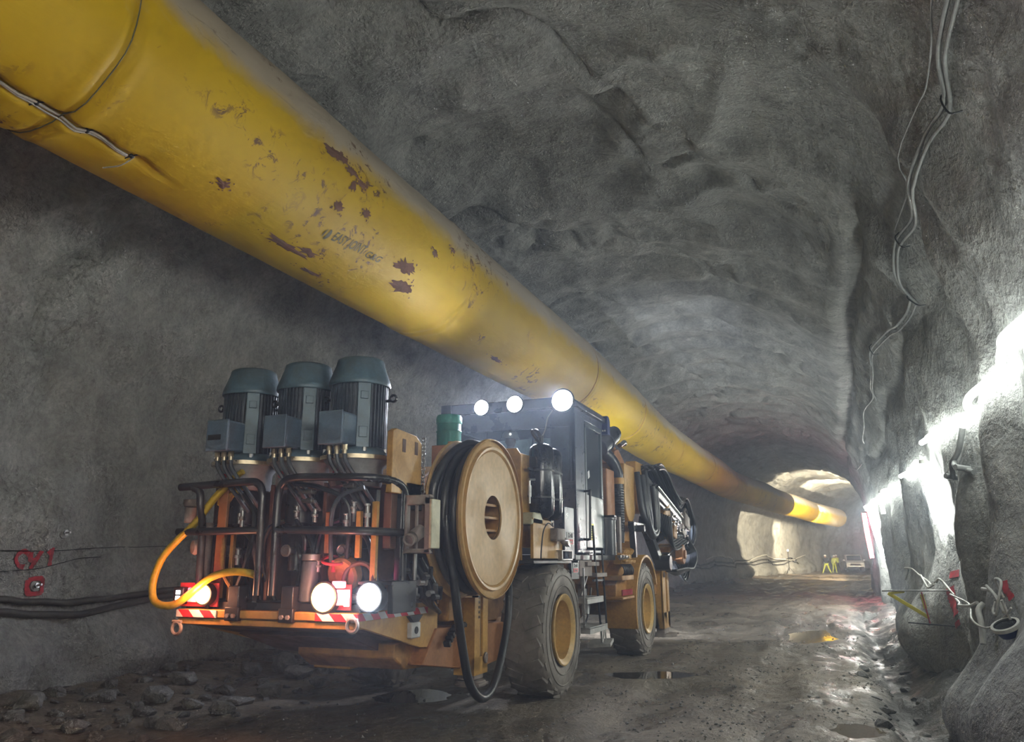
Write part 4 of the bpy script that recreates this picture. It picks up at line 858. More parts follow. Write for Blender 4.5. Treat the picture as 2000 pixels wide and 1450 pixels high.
# --- front jack
jk=B('jack_leg',M['yel'],lambda m:(m.bx(-3.46,-3.30,16.15,16.2,.30,1.42),m.bx(-3.46,-3.42,16.15,16.75,.30,1.42),m.bx(-3.32,-3.28,16.15,16.42,.30,1.42),m.bx(-3.32,-3.28,16.58,16.75,.30,1.42),m.bx(-3.46,-3.28,16.15,16.75,.30,.6)),.012)
B('slide_rod',M['yel2'],lambda m:m.bx(-3.38,-3.33,16.4,16.6,.5,1.40),.004,jk)
B('jack_pin',M['pale'],lambda m:m.cyl((-3.28,16.25,1.32),(-3.25,16.25,1.32),.05,n=14),0,jk)
B('jack_foot',M['pale'],lambda m:(m.cyl((-3.38,16.45,.14),(-3.38,16.45,.20),.28,n=16),m.bx(-3.46,-3.30,16.25,16.65,.18,.32),m.bx(-3.4,-3.1,16.6,16.7,.17,.2)),.006,jk)
B('jack_support',M['yel2'],lambda m:m.bx(-4.4,-3.4,15.9,16.6,.95,1.3),.01)
B('added_lamp_bracket',M['black'],lambda m:m.bx(-5.4,-3.6,16.1,16.2,1.2,1.5),.01)  # bracket and glowing headlamps added on the unseen front to house the spots
for x in(-5.2,-3.9):
    o=B('headlamp',M['black'],lambda m:m.cyl((x,16.18,1.35),(x,16.30,1.35),.11,.13,22),.006)
    B('added_lamp_lens',M['lampw'],lambda m:m.cyl((x,16.30,1.35),(x,16.32,1.35),.115,n=22),0,o)
# ------------------------------------------------------------------ driver in the cab
def skinned(name,verts,edges,radii,mat,par,sub=2,label=None):
    me=bpy.data.meshes.new(name);me.from_pydata(verts,edges,[]);o=bpy.data.objects.new(name,me);COL.objects.link(o)
    me.materials.append(mat)
    if par:o.parent=par
    s=o.modifiers.new('skin','SKIN');s.use_smooth_shade=True
    for i,r in enumerate(radii):
        me.skin_vertices[0].data[i].radius=(r,r) if not isinstance(r,tuple) else r
    me.skin_vertices[0].data[0].use_root=True
    u=o.modifiers.new('sub','SUBSURF');u.levels=u.render_levels=sub
    return o
def head(c,par,r=.105,yaw=0):
    """a head with nose, brow, ears; faces +y before the yaw"""
    c=Vector(c);Z=Matrix.Rotation(yaw,3,'Z');mb=MB()
    mb.ball(c,r,20,14,(.78,.95,1.12));mb.ball(c+Z@Vector((0,.55*r,-.62*r)),r*.5,12,8,(.9,.8,.8))
    mb.cyl(c+Vector((0,-.01,-1.6*r)),c+Vector((0,-.005,-.6*r)),r*.55,n=14)
    mb.ball(c+Z@Vector((0,.96*r,-.12*r)),r*.17,8,6,(.8,1.1,1.4))
    for s in(-1,1):mb.ball(c+Z@Vector((s*.80*r,-.05*r,-.05*r)),r*.22,8,6,(.4,.8,1.3))
    return mb.build('head',M['skin'],par,0,80)
drv=empty('person',(-4.75,11.75,2.40),'driver in grey helmet and orange jacket seated inside the rig cab','person')
dv=[(0,0,.06),(0,-.02,.30),(0,-.03,.55),(0,-.01,.80),(0,.0,.92),
 (.19,-.02,.78),(.27,.10,.55),(.20,.34,.52),(-.19,-.02,.78),(-.27,.10,.55),(-.20,.34,.52),
 (.10,.10,.02),(.13,.42,.02),(.13,.46,-.30),(-.10,.10,.02),(-.13,.42,.02),(-.13,.46,-.30)]
de=[(0,1),(1,2),(2,3),(3,4),(3,5),(5,6),(6,7),(3,8),(8,9),(9,10),(0,11),(11,12),(12,13),(0,14),(14,15),(15,16)]
skinned('jacket',dv,de,[.16,.155,.165,.10,.065,.085,.06,.042,.085,.06,.042,.10,.08,.055,.10,.08,.055],M['hio'],drv)
head((-4.75,11.77,3.47),drv,.105)
mb=MB();mb.lathe([(.15,.0),(.145,.005),(.132,.012),(.128,.06),(.105,.105),(.06,.13),(0,.138)],(-4.75,11.755,3.505),(0,0,1),26);mb.box((-4.75,11.90,3.512),(.16,.10,.012));h=mb.build('helmet',M['helmet'],drv,0,50)
mb=MB();mb.ball((-4.70,11.63,3.56),.016,8,6);mb.build('glowing_dot',M['lamps'],h)  # dot on the helmet glows, its reflection put in as emission
for s in(-1,1):
    mb=MB();c=Vector((-4.75+s*.20,12.12,2.92));mb.box(c,(.075,.09,.03),(0,0,0))
    for k in range(4):mb.tube([c+Vector((-.03+.02*k,.04,0)),c+Vector((-.03+.02*k,.085,.0)),c+Vector((-.03+.02*k,.10,-.03)),c+Vector((-.03+.02*k,.085,-.05))],.009,6,3)
    mb.tube([c+Vector((-s*.035,-.02,0)),c+Vector((-s*.06,.03,.0)),c+Vector((-s*.05,.06,-.03))],.010,6,3)
    mb.build('hand',M['skin'],drv,.004)
# ------------------------------------------------------------------ fixings on the walls
SC=surf
def on_wall(name,pts,r,mat,label,cat,off=.03,n=8,k=6,group=None,follow=True):
    par=None
    P=[SC(a,y,(off[i] if isinstance(off,list) else off)) for i,(a,y) in enumerate(pts)]
    # follow the wall between the given points
    Q=[]
    for (a0,y0),(a1,y1) in zip(pts[:-1],pts[1:]):
        m=max(2,int(abs(y1-y0)/.35)+1) if follow else 1
        for j in range(m):
            t=j/m;Q.append((a0+(a1-a0)*t,y0+(y1-y0)*t))
    Q.append(pts[-1])
    o_=off if not isinstance(off,list) else off[0]
    P=[SC(a,y,o_) for a,y in Q]
    mb=MB();mb.tube(P,r,n,3);return mb.build(name,mat,par,0,60,label,cat,group)
# LED strip: three visible runs of the same light line
on_wall('led_strip',[(.833,5.0),(.832,6.6),(.8311,7.95),(.8365,8.17),(.8378,8.75),(.843,9.3),(.839,10.4),(.8355,11.5),(.8378,12.0),(.8378,12.5),(.8344,13.45)],.040,M['led'],'glowing LED strip run highest along the near rock wall','light strip',.10)
on_wall('led_strip',[(.8445,13.75),(.848,14.1),(.842,15.2),(.8445,16.0)],.040,M['led'],'short glowing LED strip just past the dazzling rock rib','light strip',.10)
on_wall('led_strip',[(.8512,16.6),(.846,18.5),(.8378,21.3),(.8344,25.02),(.8278,30.4),(.8177,38.5)],.05,M['led'],'far glowing LED strip leading down to the tunnel bend','light strip',.12)
def tube_lamp(a,y,h,label,mat,r=.05,off=.16):
    p=SC(a,y,off);e=empty('tube_lamp',p,label,'lamp',)
    q0=SC(a+h/PLEN,y,off);mb=MB();mb.tube([p,(p+q0)/2+Vector((-.02,0,0)),q0],r,12,6);mb.build('glowing_tube',mat,e)
    mb=MB();mb.cyl(p+Vector((0,0,.03)),p-Vector((0,0,.03)),r*1.25,n=12);mb.build('end_cap',M['pvc'],e)
    q=SC(a,y,-.01)
    mb=MB();mb.bar(p+Vector((0,0,.0)),q,.02,.02);mb.build('wall_bracket',M['steel'],e)
    return p
TL1=tube_lamp(.846,13.55,.95,'dazzling upright tube lamp on the rock rib below the LED strip',M['ledhot'],.055,.08)
TL2=tube_lamp(.838,21.5,.55,'short upright tube lamp hanging where the far LED strip bends',M['led'],.05)
TL3=tube_lamp(.826,31.0,2.0,'tall upright tube lamp beside the red glowing one',M['ledhot'],.10)
TL4=tube_lamp(.8177,40.5,2.1,'red tinged upright tube lamp nearest the tunnel bend',M['redlamp'],.10)
# cables hung down the right side of the roof
c1=[(.7508,5.0),(.7508,5.6),(.7508,6.0),(.7508,6.34),(.7575,6.65),(.752,7.37),(.7565,7.95),(.7575,8.66),(.75,9.6),(.7441,10.5),(.7508,10.86),(.7575,11.11),(.7676,11.25)]
c2=[(.7676,11.3),(.7676,11.89),(.7676,12.4),(.758,13.5),(.7508,14.8),(.7475,15.77),(.7575,16.3),(.75,19.0),(.7542,19.9),(.7441,23.0),(.7508,24.8),(.7575,26.3),(.7676,28.),(.762,33.5)]
rope1=on_wall('cable',c1,.020,M['cable'],'thick pale cable hanging down from the roof, nearer one of the strapped pair','cable',.07,8,6,None,False)
rope2=on_wall('cable',[(a+.0035,y+.03) for a,y in c1],.017,M['cable'],'thick pale cable strapped close behind its twin under the roof','cable',.07,8,6,None,False)
on_wall('cable',c2,.020,M['cable'],'pale cable continuing from the strap along the shoulder of the far wall','cable',.07,8,6,None,False)
on_wall('cable',[(a+.003,y+.05) for a,y in c2[:9]],.014,M['cable'],'thinner pale cable looping below the first shoulder strap','cable',.07,8,6,None,False)
on_wall('cable',[(.7441,5.2),(.7441,5.76),(.7475,6.07),(.7475,6.75),(.7441,7.22),(.7475,7.82),(.7508,8.48),(.742,9.6),(.7408,10.35)],.008,M['cable'],'single thin pale cable hanging apart from the thick pair','cable',.07,6,6,None,False)
def strap(a,y,label,w=.16):
    p=SC(a,y,.045);mb=MB();mb.tube([SC(a-.003,y,.015),SC(a-.0015,y,.09),SC(a+.0045,y,.092),SC(a+.006,y,.015)],.008,6,4)
    mb.build('cable_strap',M['black'],None,0,60,label,'strap')
strap(.7575,6.62,'dark strap holding the cable pair nearest the roof edge');strap(.745,10.42,'dark strap gathering the thin cable with the thick pair');strap(.7676,11.27,'dark strap where the cables turn to run down the tunnel');strap(.7475,15.5,'small dark strap at the cable bend farther in')
# painted marks on the rock
def stroke(pts,w,sub=10,off=.012,seed=0):
    """a band of paint that lies on the rock along (a,y) points"""
    rng=random.Random(seed);mb=MB();P=crom([(a*PLEN,y,0) for a,y in pts],sub);L=[];n=len(P);vs=[]
    for i,p in enumerate(P):
        d=(P[min(i+1,n-1)]-P[max(i-1,0)]);d.normalize();nn=Vector((-d.y,d.x,0));ww=w*(.8+.4*rng.random())
        for q in(-1,-.75,-.5,-.25,0,.25,.5,.75,1):
            s=p+nn*(ww*.5*q);vs.append(SC(s.x/PLEN,s.y,off))
    fs=[(9*i+j,9*i+9+j,9*i+10+j,9*i+1+j) for i in range(n-1) for j in range(8)]
    return mb.add(vs,fs)
def mark(name,strokes,label,cat='painted mark',w=.05,split=True):
    e=empty(name,SC(*strokes[0][0]),label,cat)
    for i,s in enumerate(strokes):
        stroke(s,w,seed=i).build('paint_stroke',M['red'],e,0,80)
    return e
mark('painted_letter',[[(.0975,7.30),(.0990,7.20),(.0975,7.11),(.0945,7.09),(.092,7.17),(.0915,7.28)]],'red sprayed letter C on the left rock wall',w=.055)
mark('painted_digit',[[(.0985,7.31),(.0950,7.33),(.0945,7.37)],[(.099,7.42),(.096,7.40),(.092,7.37),(.0905,7.36)]],'red sprayed figure 4 close against the letter C',w=.05)
mark('painted_digit',[[(.0975,7.50),(.0995,7.55),(.096,7.56),(.0915,7.57)]],'red sprayed figure 1 beside the letters, nearer the rig',w=.06)
mark('painted_square',[[(.085,7.36),(.0855,7.43),(.085,7.50),(.082,7.52),(.0785,7.51),(.078,7.44),(.0785,7.37),(.082,7.35),(.085,7.36)]],'red sprayed ring around a bolt below the letters',w=.055)
mark('painted_stripe',[[(.9225,13.26),(.927,13.2),(.932,13.1),(.9375,13.0)]],'tall red sprayed stripe on rock behind the yellow triangle frame',w=.16)
mark('painted_spot',[[(.9125,13.22),(.9165,13.20)]],'red sprayed spot above the tall red stripe',w=.20)
mark('painted_spot',[[(.9405,12.97),(.943,12.93)]],'red sprayed spot below the tall red stripe',w=.14)
mark('painted_smear',[[(.915,8.80),(.9185,8.76),(.921,8.70)]],'faint red sprayed smear beside the white stick',w=.07)
mark('painted_smear',[[(.915,18.0),(.919,17.8),(.922,17.85)]],'red sprayed smear on the far boulder under a white hose',w=.22)
# bolts on the left wall
def bolt(a,y,label,s=1):
    p=SC(a,y,0);e=empty('rock_bolt',p,label,'bolt');d=(SC(a,y,.1)-p).normalized()
    mb=MB();mb.cyl(p-d*.02,p+d*.12*s,.014*s,n=8);mb.build('bolt_shaft',M['steel'],e)
    mb=MB();mb.cyl(p+d*.03*s,p+d*.05*s,.035*s,n=6);mb.build('nut',M['steel'],e)
    mb=MB();mb.cyl(p-d*.02,p+d*.012,.07*s,n=12);mb.build('plate',M['cable'],e)
bolt(.0818,7.44,'bright steel bolt inside the red painted ring');bolt(.1087,7.68,'pale capped bolt above the red letters',1.0)
# cables along the left wall
def lc(da):return [(.0753+da,5.2),(.0753+da,6.97),(.0725+da,7.86),(.0725+da,8.4),(.0753+da,9.33),(.0765+da,10.2),(.078+da,13),(.074+da,17),(.079+da,22)]
on_wall('power_cable',lc(0),.042,M['cabled'],'upper thick dusty cable hung along the left wall','cable',.07,10)
on_wall('power_cable',[(.0690,5.2),(.0690,6.96),(.0655,8.01),(.0690,8.7),(.0720,9.34),(.073,10.2),(.074,13),(.069,17),(.073,22)],.045,M['cabled'],'lower thick dark muddy cable hung along the left wall','cable',.07,10)
on_wall('wire',[(.099,5.5),(.0988,6.87),(.0992,7.59),(.1020,8.65),(.103,9.6)],.005,M['black'],'thin dark wire crossing the tops of the red letters','wire',.02,5)
on_wall('wire',[(.088,5.5),(.0886,6.86),(.0905,7.46),(.0953,7.99),(.096,8.3)],.005,M['black'],'thin dark wire crossing the feet of the red letters','wire',.02,5)
fl1=[];rng=random.Random(5)
for k in range(26):
    y=30+k*2.1;fl1.append((.079+.006*math.sin(k*1.9)+.004*rng.random(),y))
on_wall('power_cable',fl1,.055,M['cabled'],'sagging dark cable along the far left wall, upper one','cable',.12,7,3)
on_wall('power_cable',[(a-.008-.005*abs(math.sin(i*1.3)),y) for i,(a,y) in enumerate(fl1)],.045,M['cabled'],'sagging dark cable along the far left wall, lower one','cable',.12,7,3)
on_wall('water_hose',[(.089+.012*math.sin(i*.9),57+1.9*i) for i in range(16)],.05,M['pvc'],'pale hose draped on the lit far wall behind the workers','hose',.12,7,3)
# right wall fittings
def W(a,y,off):return SC(a,y,off)
fr_=empty('warning_frame',W(.925,13.4,.25),'yellow and black triangular metal frame standing out from the rock','frame')
A=W(.921,13.45,.22);BB=A+Vector((-.08,.0,-.02));
px0=Vector((.62,13.35,1.16));px1=Vector((1.42,13.2,1.18));pd=Vector((1.12,13.32,.80))
mb=MB();mb.bar(px0+Vector((-.08,.02,0)),px1,.035,.02);mb.build('top_arm',M['steel'],fr_,.003)
mb=MB();mb.bar(px0+Vector((0,0,-.03)),pd,.012,.05);mb.build('diagonal_bar',M['bright'],fr_,.003)
mb=MB();mb.bar(px0+Vector((.03,-.01,-.03)),px0+Vector((.22,-.02,-.005)),.012,.035);mb.build('short_bar',M['bright'],fr_,.003)
mb=MB();mb.bar(Vector((1.06,13.30,1.12)),Vector((1.09,13.31,.92)),.012,.045);mb.build('upright_bar',M['bright'],fr_,.003)
mb=MB();mb.bar(Vector((1.06,13.30,1.15)),Vector((1.13,13.32,.70)),.018,.018);mb.build('upright_post',M['red'],fr_,.003)
mb=MB();mb.cyl((.85,13.35,.72),(1.45,13.1,.70),.010,n=7);mb.build('cross_rod',M['black'],fr_)
def rope(name,pts,r,mat,label,cat):
    mb=MB();mb.tube(pts,r,9,7);return mb.build(name,mat,None,0,60,label,cat)
rope('white_hose',[W(.9205,13.4,.12),W(.9185,13.25,.16),W(.922,13.1,.14),W(.927,12.4,.14),W(.9285,11.6,.16),W(.9285,10.8,.14),W(.9270,9.9,.2),W(.9245,9.1,.10)],.016,M['pvc'],'thicker white hose sagging from the red stripe to the pipe','hose')
rope('white_hose',[W(.921,13.2,.10),W(.923,12.9,.14),W(.925,12.0,.16),W(.9245,11.0,.16),W(.9265,10.0,.2),W(.9305,9.1,.16),W(.9325,8.87,.15),W(.9320,8.74,.12),W(.9275,8.62,.10),W(.924,8.45,.1)],.010,M['pvc'],'thin white hose sagging across the upright pipe','hose')
rope('white_hose',[W(.9235,17.8,.2),W(.9155,17.4,.18),W(.9145,16.6,.2),W(.9145,16.0,.14),W(.918,14.6,.14),W(.921,13.9,.12),W(.9225,13.75,.12),W(.919,13.5,.08)],.013,M['pvc'],'white hose arching over the far boulder','hose')
rope('white_hose',[W(.918,14.3,.12),W(.9225,14.0,.14),W(.9245,13.8,.13),W(.922,13.6,.10)],.014,M['pvc'],'short white hose loop above the yellow frame','hose')
rope('white_hose',[W(.921,8.75,.05),W(.915,8.72,.14),W(.9155,8.6,.18),W(.922,8.57,.18),W(.927,8.64,.16),W(.9265,8.75,.12),W(.923,8.80,.08)],.012,M['pvc'],'thin white hose coiled in a ring on the near wall','hose')
rope('drain_pipe',[W(.9245,9.03,.07),W(.9270,9.0,.12),W(.9314,8.93,.12),W(.9385,8.86,.10)],.028,M['pvc'],'short white plastic pipe bent down the rock face','pipe')
rope('white_stick',[W(.9175,8.84,.12),W(.921,8.73,.12),W(.926,8.58,.12)],.014,M['pvc'],'straight white stick leaning beside the coiled thin hose','stick')
rope('rod_end',[W(.919,8.95,.10),W(.919,8.80,.10)],.016,M['pvc'],'pale rod end sticking out beside the white stick','rod')
for a,y,lb in((.8640,11.7,'pale pipe stub sticking out under the LED strip'),(.8635,10.75,'second pale pipe stub nearer the frame edge')):
    p=W(a,y,0);mb=MB();mb.cyl(p,p+Vector((-.16,-.10,.02)),.035,n=14);mb.build('pipe_stub',M['cable'],None,0,60,lb,'pipe stub')
rope('forked_hose',[W(.842,11.0,.05),W(.852,11.1,.05),W(.858,11.3,.06),W(.864,11.7,.06)],.035,M['cable'],'dusty hose forking down the rock to the first pipe stub','hose')
rope('forked_hose',[W(.857,11.25,.05),W(.861,10.95,.06),W(.8655,10.6,.05)],.030,M['cable'],'dusty hose branch ending at the second pipe stub','hose')
# floodlight head at the frame edge
hp=W(.9305,8.52,.10);hl=empty('floodlight',hp,'blue and white round floodlight head on the near rock','lamp')
mb=MB();mb.lathe([(.03,-.10),(.08,-.09),(.105,-.03),(.105,.0)],hp,(-.35,-.30,.85),26);mb.build('lamp_body',M['blue'],hl)
mb=MB();mb.lathe([(.105,-.02),(.122,-.015),(.122,.018),(.098,.02)],hp,(-.35,-.30,.85),26,cap=False);mb.build('white_rim',M['pvc'],hl)
mb=MB();mb.lathe([(.1,.005),(.06,.012),(0,.014)],hp,(-.35,-.30,.85),26);mb.build('dark_lens',M['carg'],hl)
mb=MB();mb.tube([hp+Vector((.05,.05,.05)),hp+Vector((.02,.05,.16)),hp+Vector((.0,.03,.22))],.012,7);mb.build('hanger',M['pvc'],hl)
# ------------------------------------------------------------------ loose rocks
def rockmesh(seed,sx,sy,sz,n=22):
    rng=random.Random(seed);bm=bmesh.new()
    for _ in range(n):
        v=Vector((rng.gauss(0,1),rng.gauss(0,1),rng.gauss(0,1))).normalized()*(.8+.2*rng.random())
        bm.verts.new((v.x*sx,v.y*sy,v.z*sz))
    r=bmesh.ops.convex_hull(bm,input=bm.verts)
    bmesh.ops.delete(bm,geom=[g for g in r['geom_interior'] if isinstance(g,bmesh.types.BMVert)],context='VERTS')
    bmesh.ops.bevel(bm,geom=bm.edges[:],offset=min(sx,sy,sz)*.07,segments=1,affect='EDGES')
    bmesh.ops.recalc_face_normals(bm,faces=bm.faces)
    me=bpy.data.meshes.new('rock');bm.to_mesh(me);bm.free();me.materials.append(M['rock']);return me
ROCKS=[]
def rock(x,y,sx,sy,sz,seed,label,group=None,me=None,rz=0,sink=.25,cat='rock'):
    o=bpy.data.objects.new('rock',me or rockmesh(seed,sx,sy,sz));COL.objects.link(o)
    z0=min(v.co.z for v in o.data.vertices)*1.0
    o.location=(x,y,gz(x,y)-z0*(1-sink*2)*o.scale.z-.0);o.rotation_euler=(0,0,rz);tag(o,label,cat,group);return o
rock(-7.75,7.85,.24,.20,.17,11,'large angular rock standing clear at the front of the rubble')
rock(-8.2,8.75,.20,.2,.16,12,'pale topped rock just behind the large angular one')
rock(-6.9,8.9,.17,.17,.14,13,'pale rock lying under the rear edge of the rig platform')
rock(-6.8,8.15,.34,.14,.08,14,'long flat slab of rock at the rubble edge')
rock(-7.85,10.4,.24,.22,.22,15,'upright pointed rock against the foot of the left wall')
rock(-7.6,10.9,.34,.26,.30,16,'big pale rock wedged below the rig platform')
rock(-8.1,9.95,.18,.2,.14,17,'squat rock between the pointed one and the wall')
rock(-7.3,10.0,.30,.18,.12,18,'flat grey rock in front of the big pale one')
rock(-6.45,7.5,.2,.15,.10,19,'low dark rock nearest the roadway')
rock(-7.2,10.6,.22,.2,.2,20,'light cracked rock beside the far wheel')
rock(-7.0,11.2,.26,.22,.24,21,'blocky light rock partly hidden by the far wheel')
rock(-8.55,6.8,.30,.2,.14,22,'wide flat rock at the left end of the rubble')
rock(-7.3,6.35,.2,.16,.09,23,'half buried rock at the bottom of the rubble')
rock(-7.15,7.8,.18,.15,.10,24,'small rock to the right of the large angular one')
small=[rockmesh(100+i,.5*(1+.5*random.random()),.5,.3+.12*random.random(),16) for i in range(8)]
SP=[(r_.location.x,r_.location.y,max(r_.dimensions[:2])*.5 if r_.dimensions else .2) for r_ in [o for o in COL.objects if o.name.startswith('rock') and o.type=='MESH']]
def free(x,y,s):
    r_=s*1.05
    for a,b,c in SP:
        if (a-x)**2+(b-y)**2<(r_+c)**2:return False
    SP.append((x,y,r_));return True
rng=random.Random(21);n=0;tries=0
while n<150:
    x=rng.uniform(-9.1,-5.9);y=rng.uniform(5.6,14)
    if rng.random()>((-5.6-x)/3.2)**.8*(1.25 if y<12 else .7):continue
    if x>-6.7 and 8.8<y:continue
    s=.05+.16*rng.random()**2.2;tries+=1
    if tries<6000 and not free(x,y,s):continue
    o=bpy.data.objects.new('rock',small[n%8]);COL.objects.link(o);o.scale=(s*2,s*2,s*2)
    o.location=(x,y,gz(x,y)+.10*s);o.rotation_euler=(rng.uniform(-.3,.3),rng.uniform(-.3,.3),rng.uniform(0,6.3))
    tag(o,'small loose stone among the rubble along the left wall foot','stone','rubble stones by the left wall');n+=1
n=0
while n<60:
    y=rng.uniform(24,62);x=-9.0+rng.uniform(-.2,1.3)+bend(y);s=.08+.2*rng.random()**2
    o=bpy.data.objects.new('rock',small[n%8]);COL.objects.link(o);o.scale=(s*2,s*2,s*2);o.location=(x,y,gz(x,y)+.1*s);o.rotation_euler=(0,0,rng.uniform(0,6.3))
    tag(o,'small stone in the low bank of rubble far along the left wall','stone','stones far along the left wall');n+=1
n=0
while n<46:
    y=rng.uniform(7.2,18);x=rng.uniform(.15,1.35);s=.03+.09*rng.random()**2
    if not free(x,y,s):continue
    o=bpy.data.objects.new('rock',small[n%8]);COL.objects.link(o);o.scale=(s*2,s*2,s*2);o.location=(x,y,gz(x,y)+.12*s);o.rotation_euler=(rng.uniform(-.3,.3),0,rng.uniform(0,6.3))
    tag(o,'small muddy stone in the ditch below the right wall','stone','stones in the right ditch');n+=1
# fine gravel pressed into the roadway
rng=random.Random(9);mb=MB()
for _ in range(2600):
    y=6.5+18*rng.random()**1.5;x=rng.uniform(-3.0,.5) if rng.random()<.8 else rng.uniform(-9,-3)
    if fb(x*.8,y*.5,3.3,2)<-.05:continue
    s=.008+.016*rng.random()**2;z=gz(x,y)+s*.35;vs=[]
    for k in range(6):
        d=[(1,0,0),(-1,0,0),(0,1,0),(0,-1,0),(0,0,1),(0,0,-1)][k];q=s*(.7+.6*rng.random());vs.append((x+d[0]*q,y+d[1]*q,z+d[2]*q*.7))
    mb.add(vs,[(0,2,4),(2,1,4),(1,3,4),(3,0,4),(2,0,5),(1,2,5),(3,1,5),(0,3,5)])
g=mb.build('gravel',M['rock'],None,0,20,'loose fine gravel strewn over the muddy roadway','gravel',kind='stuff')
# puddles
def puddle(P,mat,label):
    px,py,rx,ry,ro,sd=P;gz(px,py);z=PZ[sd]-.004;o=[];n=48
    for k in range(n):
        t=2*math.pi*k/n;lo,hi=.2,2.2
        for _ in range(18):
            m=(lo+hi)/2;u,v=rx*m*math.cos(t),ry*m*math.sin(t);x,y=px+u*math.cos(ro)-v*math.sin(ro),py+u*math.sin(ro)+v*math.cos(ro)
            if pud_q(x,y,P)<1:lo=m
            else:hi=m
        o.append((x,y,z))
    mb=MB();mb.add(o+[(a,b,c-.03) for a,b,c in o],[tuple(range(n))]+[(i,n+i,n+(i+1)%n,(i+1)%n) for i in range(n)]);mb.build('puddle',mat,None,0,30,label,'puddle')
puddle(PUD[0],M['water'],'dark puddle on the roadway beside the front wheel')
puddle(PUD[1],M['water2'],'brownish long puddle farther up beside the ditch')
puddle(PUD[2],M['water2'],'small brown puddle nearest the ditch edge')
puddle(PUD[3],M['water'],'glinting puddle under the belly of the rig')
# ------------------------------------------------------------------ far end
def worker(x,y,label,jacket,trous,lean=0,step=.16,arm=0,yaw=0):
    z=gz(x,y);e=empty('person',(x,y,z),label,'person');e.rotation_euler=(0,0,yaw)
    b=[(0,0,.92),(0,lean*.5,1.12),(0,lean,1.38),(0,lean*1.1,1.5),(.2,lean,1.40),(.27,lean+.05,1.12),(.24,lean+.22+arm,.98+arm*.5),(-.2,lean,1.40),(-.27,lean+.02,1.12),(-.26,lean+.12,.88)]
    o=skinned('jacket',b,[(0,1),(1,2),(2,3),(2,4),(4,5),(5,6),(2,7),(7,8),(8,9)],[.15,.15,.16,.07,.085,.06,.045,.085,.06,.045],jacket,e,1)
    l=[(0,0,.95),(.10,0,.88),(.10+step*.4,.03,.48),(.10+step,-.02,.07),(.10+step,.13,.04),(-.10,0,.88),(-.10-step*.4,.03,.48),(-.10-step,-.02,.07),(-.10-step,.13,.04)]
    o=skinned('trousers',l,[(0,1),(1,2),(2,3),(3,4),(0,5),(5,6),(6,7),(7,8)],[.14,.11,.08,.055,.05,.11,.08,.055,.05],trous,e,1)
    h=empty('tmp',(0,0,0));bpy.data.objects.remove(h)
    mb=MB();c=Vector((0,lean*1.1,1.63));mb.ball(c,.10,14,10,(.8,.95,1.12));mb.ball(c+Vector((0,.098,-.01)),.018,6,5);mb.ball(c+Vector((.082,0,0)),.02,6,5);mb.ball(c+Vector((-.082,0,0)),.02,6,5);mb.cyl(c-Vector((0,0,.18)),c-Vector((0,0,.05)),.05,n=10)
    o=mb.build('head',M['skin'],None,0,80);o.parent=e
    mb=MB();mb.lathe([(.135,0),(.125,.012),(.12,.06),(.08,.11),(0,.125)],c+Vector((0,0,.04)),(0,0,1),18);o=mb.build('helmet',M['white'],None,0,60);o.parent=e
    for s,p in((1,b[6]),(-1,b[9])):
        mb=MB();q=Vector(p)+Vector((0,.02,-.05));mb.box(q,(.03,.075,.09))
        for k in range(4):mb.box(q+Vector((0,-.028+.019*k,-.075)),(.018,.015,.07-.008*abs(k-1)))
        mb.box(q+Vector((s*-.02,.04,-.02)),(.018,.02,.06),(R(-25),0,0));o=mb.build('hand',M['skin'],None,.004);o.parent=e
    return e
worker(-1.25,86,'worker in dark jacket bending at the far wall beside a colleague',M['navy'],M['hiv'],.18,.3,.1,.3)
worker(-.55,90,'worker in yellow jacket and pale trousers by the far wall',M['hiv'],M['hiv'],.05,.1,0,-.4)
worker(-.15,92,'worker in yellow jacket bending with legs apart on the far floor',M['hiv'],M['navy'],.2,.32,.1,.8)
# car
def carm():
    x0,y0=1.35,95.;z=gz(x0,y0);e=empty('car',(x0,y0,z),'white car parked facing us at the far tunnel bend','car')
    e.rotation_euler=(0,0,R(4))
    def Bx(name,mat,fn,bev=.03):
        mb=MB();fn(mb);o=mb.build(name,mat,None,bev,40);o.parent=e;return o
    Bx('body',M['car'],lambda m:(m.prism([(-2.2,.38),(-2.2,.85),(-2.05,1.0),(-1.0,1.12),(2.1,1.12),(2.1,.38)],0,-.88,.88),m.prism([(-1.0,1.1),(-.35,1.72),(1.6,1.78),(2.05,1.1)],0,-.78,.78)))
    Bx('windscreen',M['carg'],lambda m:m.prism([(-1.02,1.16),(-.42,1.66),(-.38,1.66),(-.9,1.16)],0,-.70,.70),0)
    Bx('grille',M['carg'],lambda m:(m.bx(-.55,.55,-2.215,-2.19,.62,.80),m.bx(-.8,.8,-2.215,-2.19,.40,.52)),0)
    Bx('bonnet_edge',M['steel'],lambda m:m.bx(-.6,.6,-2.23,-2.2,.53,.6),0)
    for s in(-1,1):
        Bx('headlamp',M['white'],lambda m:m.bx(s*.62-.16,s*.62+.16,-2.22,-2.18,.72,.90))
        for yy in(-1.4,1.4):Bx('wheel',M['black'],lambda m:m.cyl((s*.66,yy,.34),(s*.9,yy,.34),.34,n=22))
    # wing mirrors
    for s in(-1,1):Bx('mirror',M['car'],lambda m:m.bx(s*.98-.1,s*.98+.1,-.85,-.75,1.1,1.26))
carm()
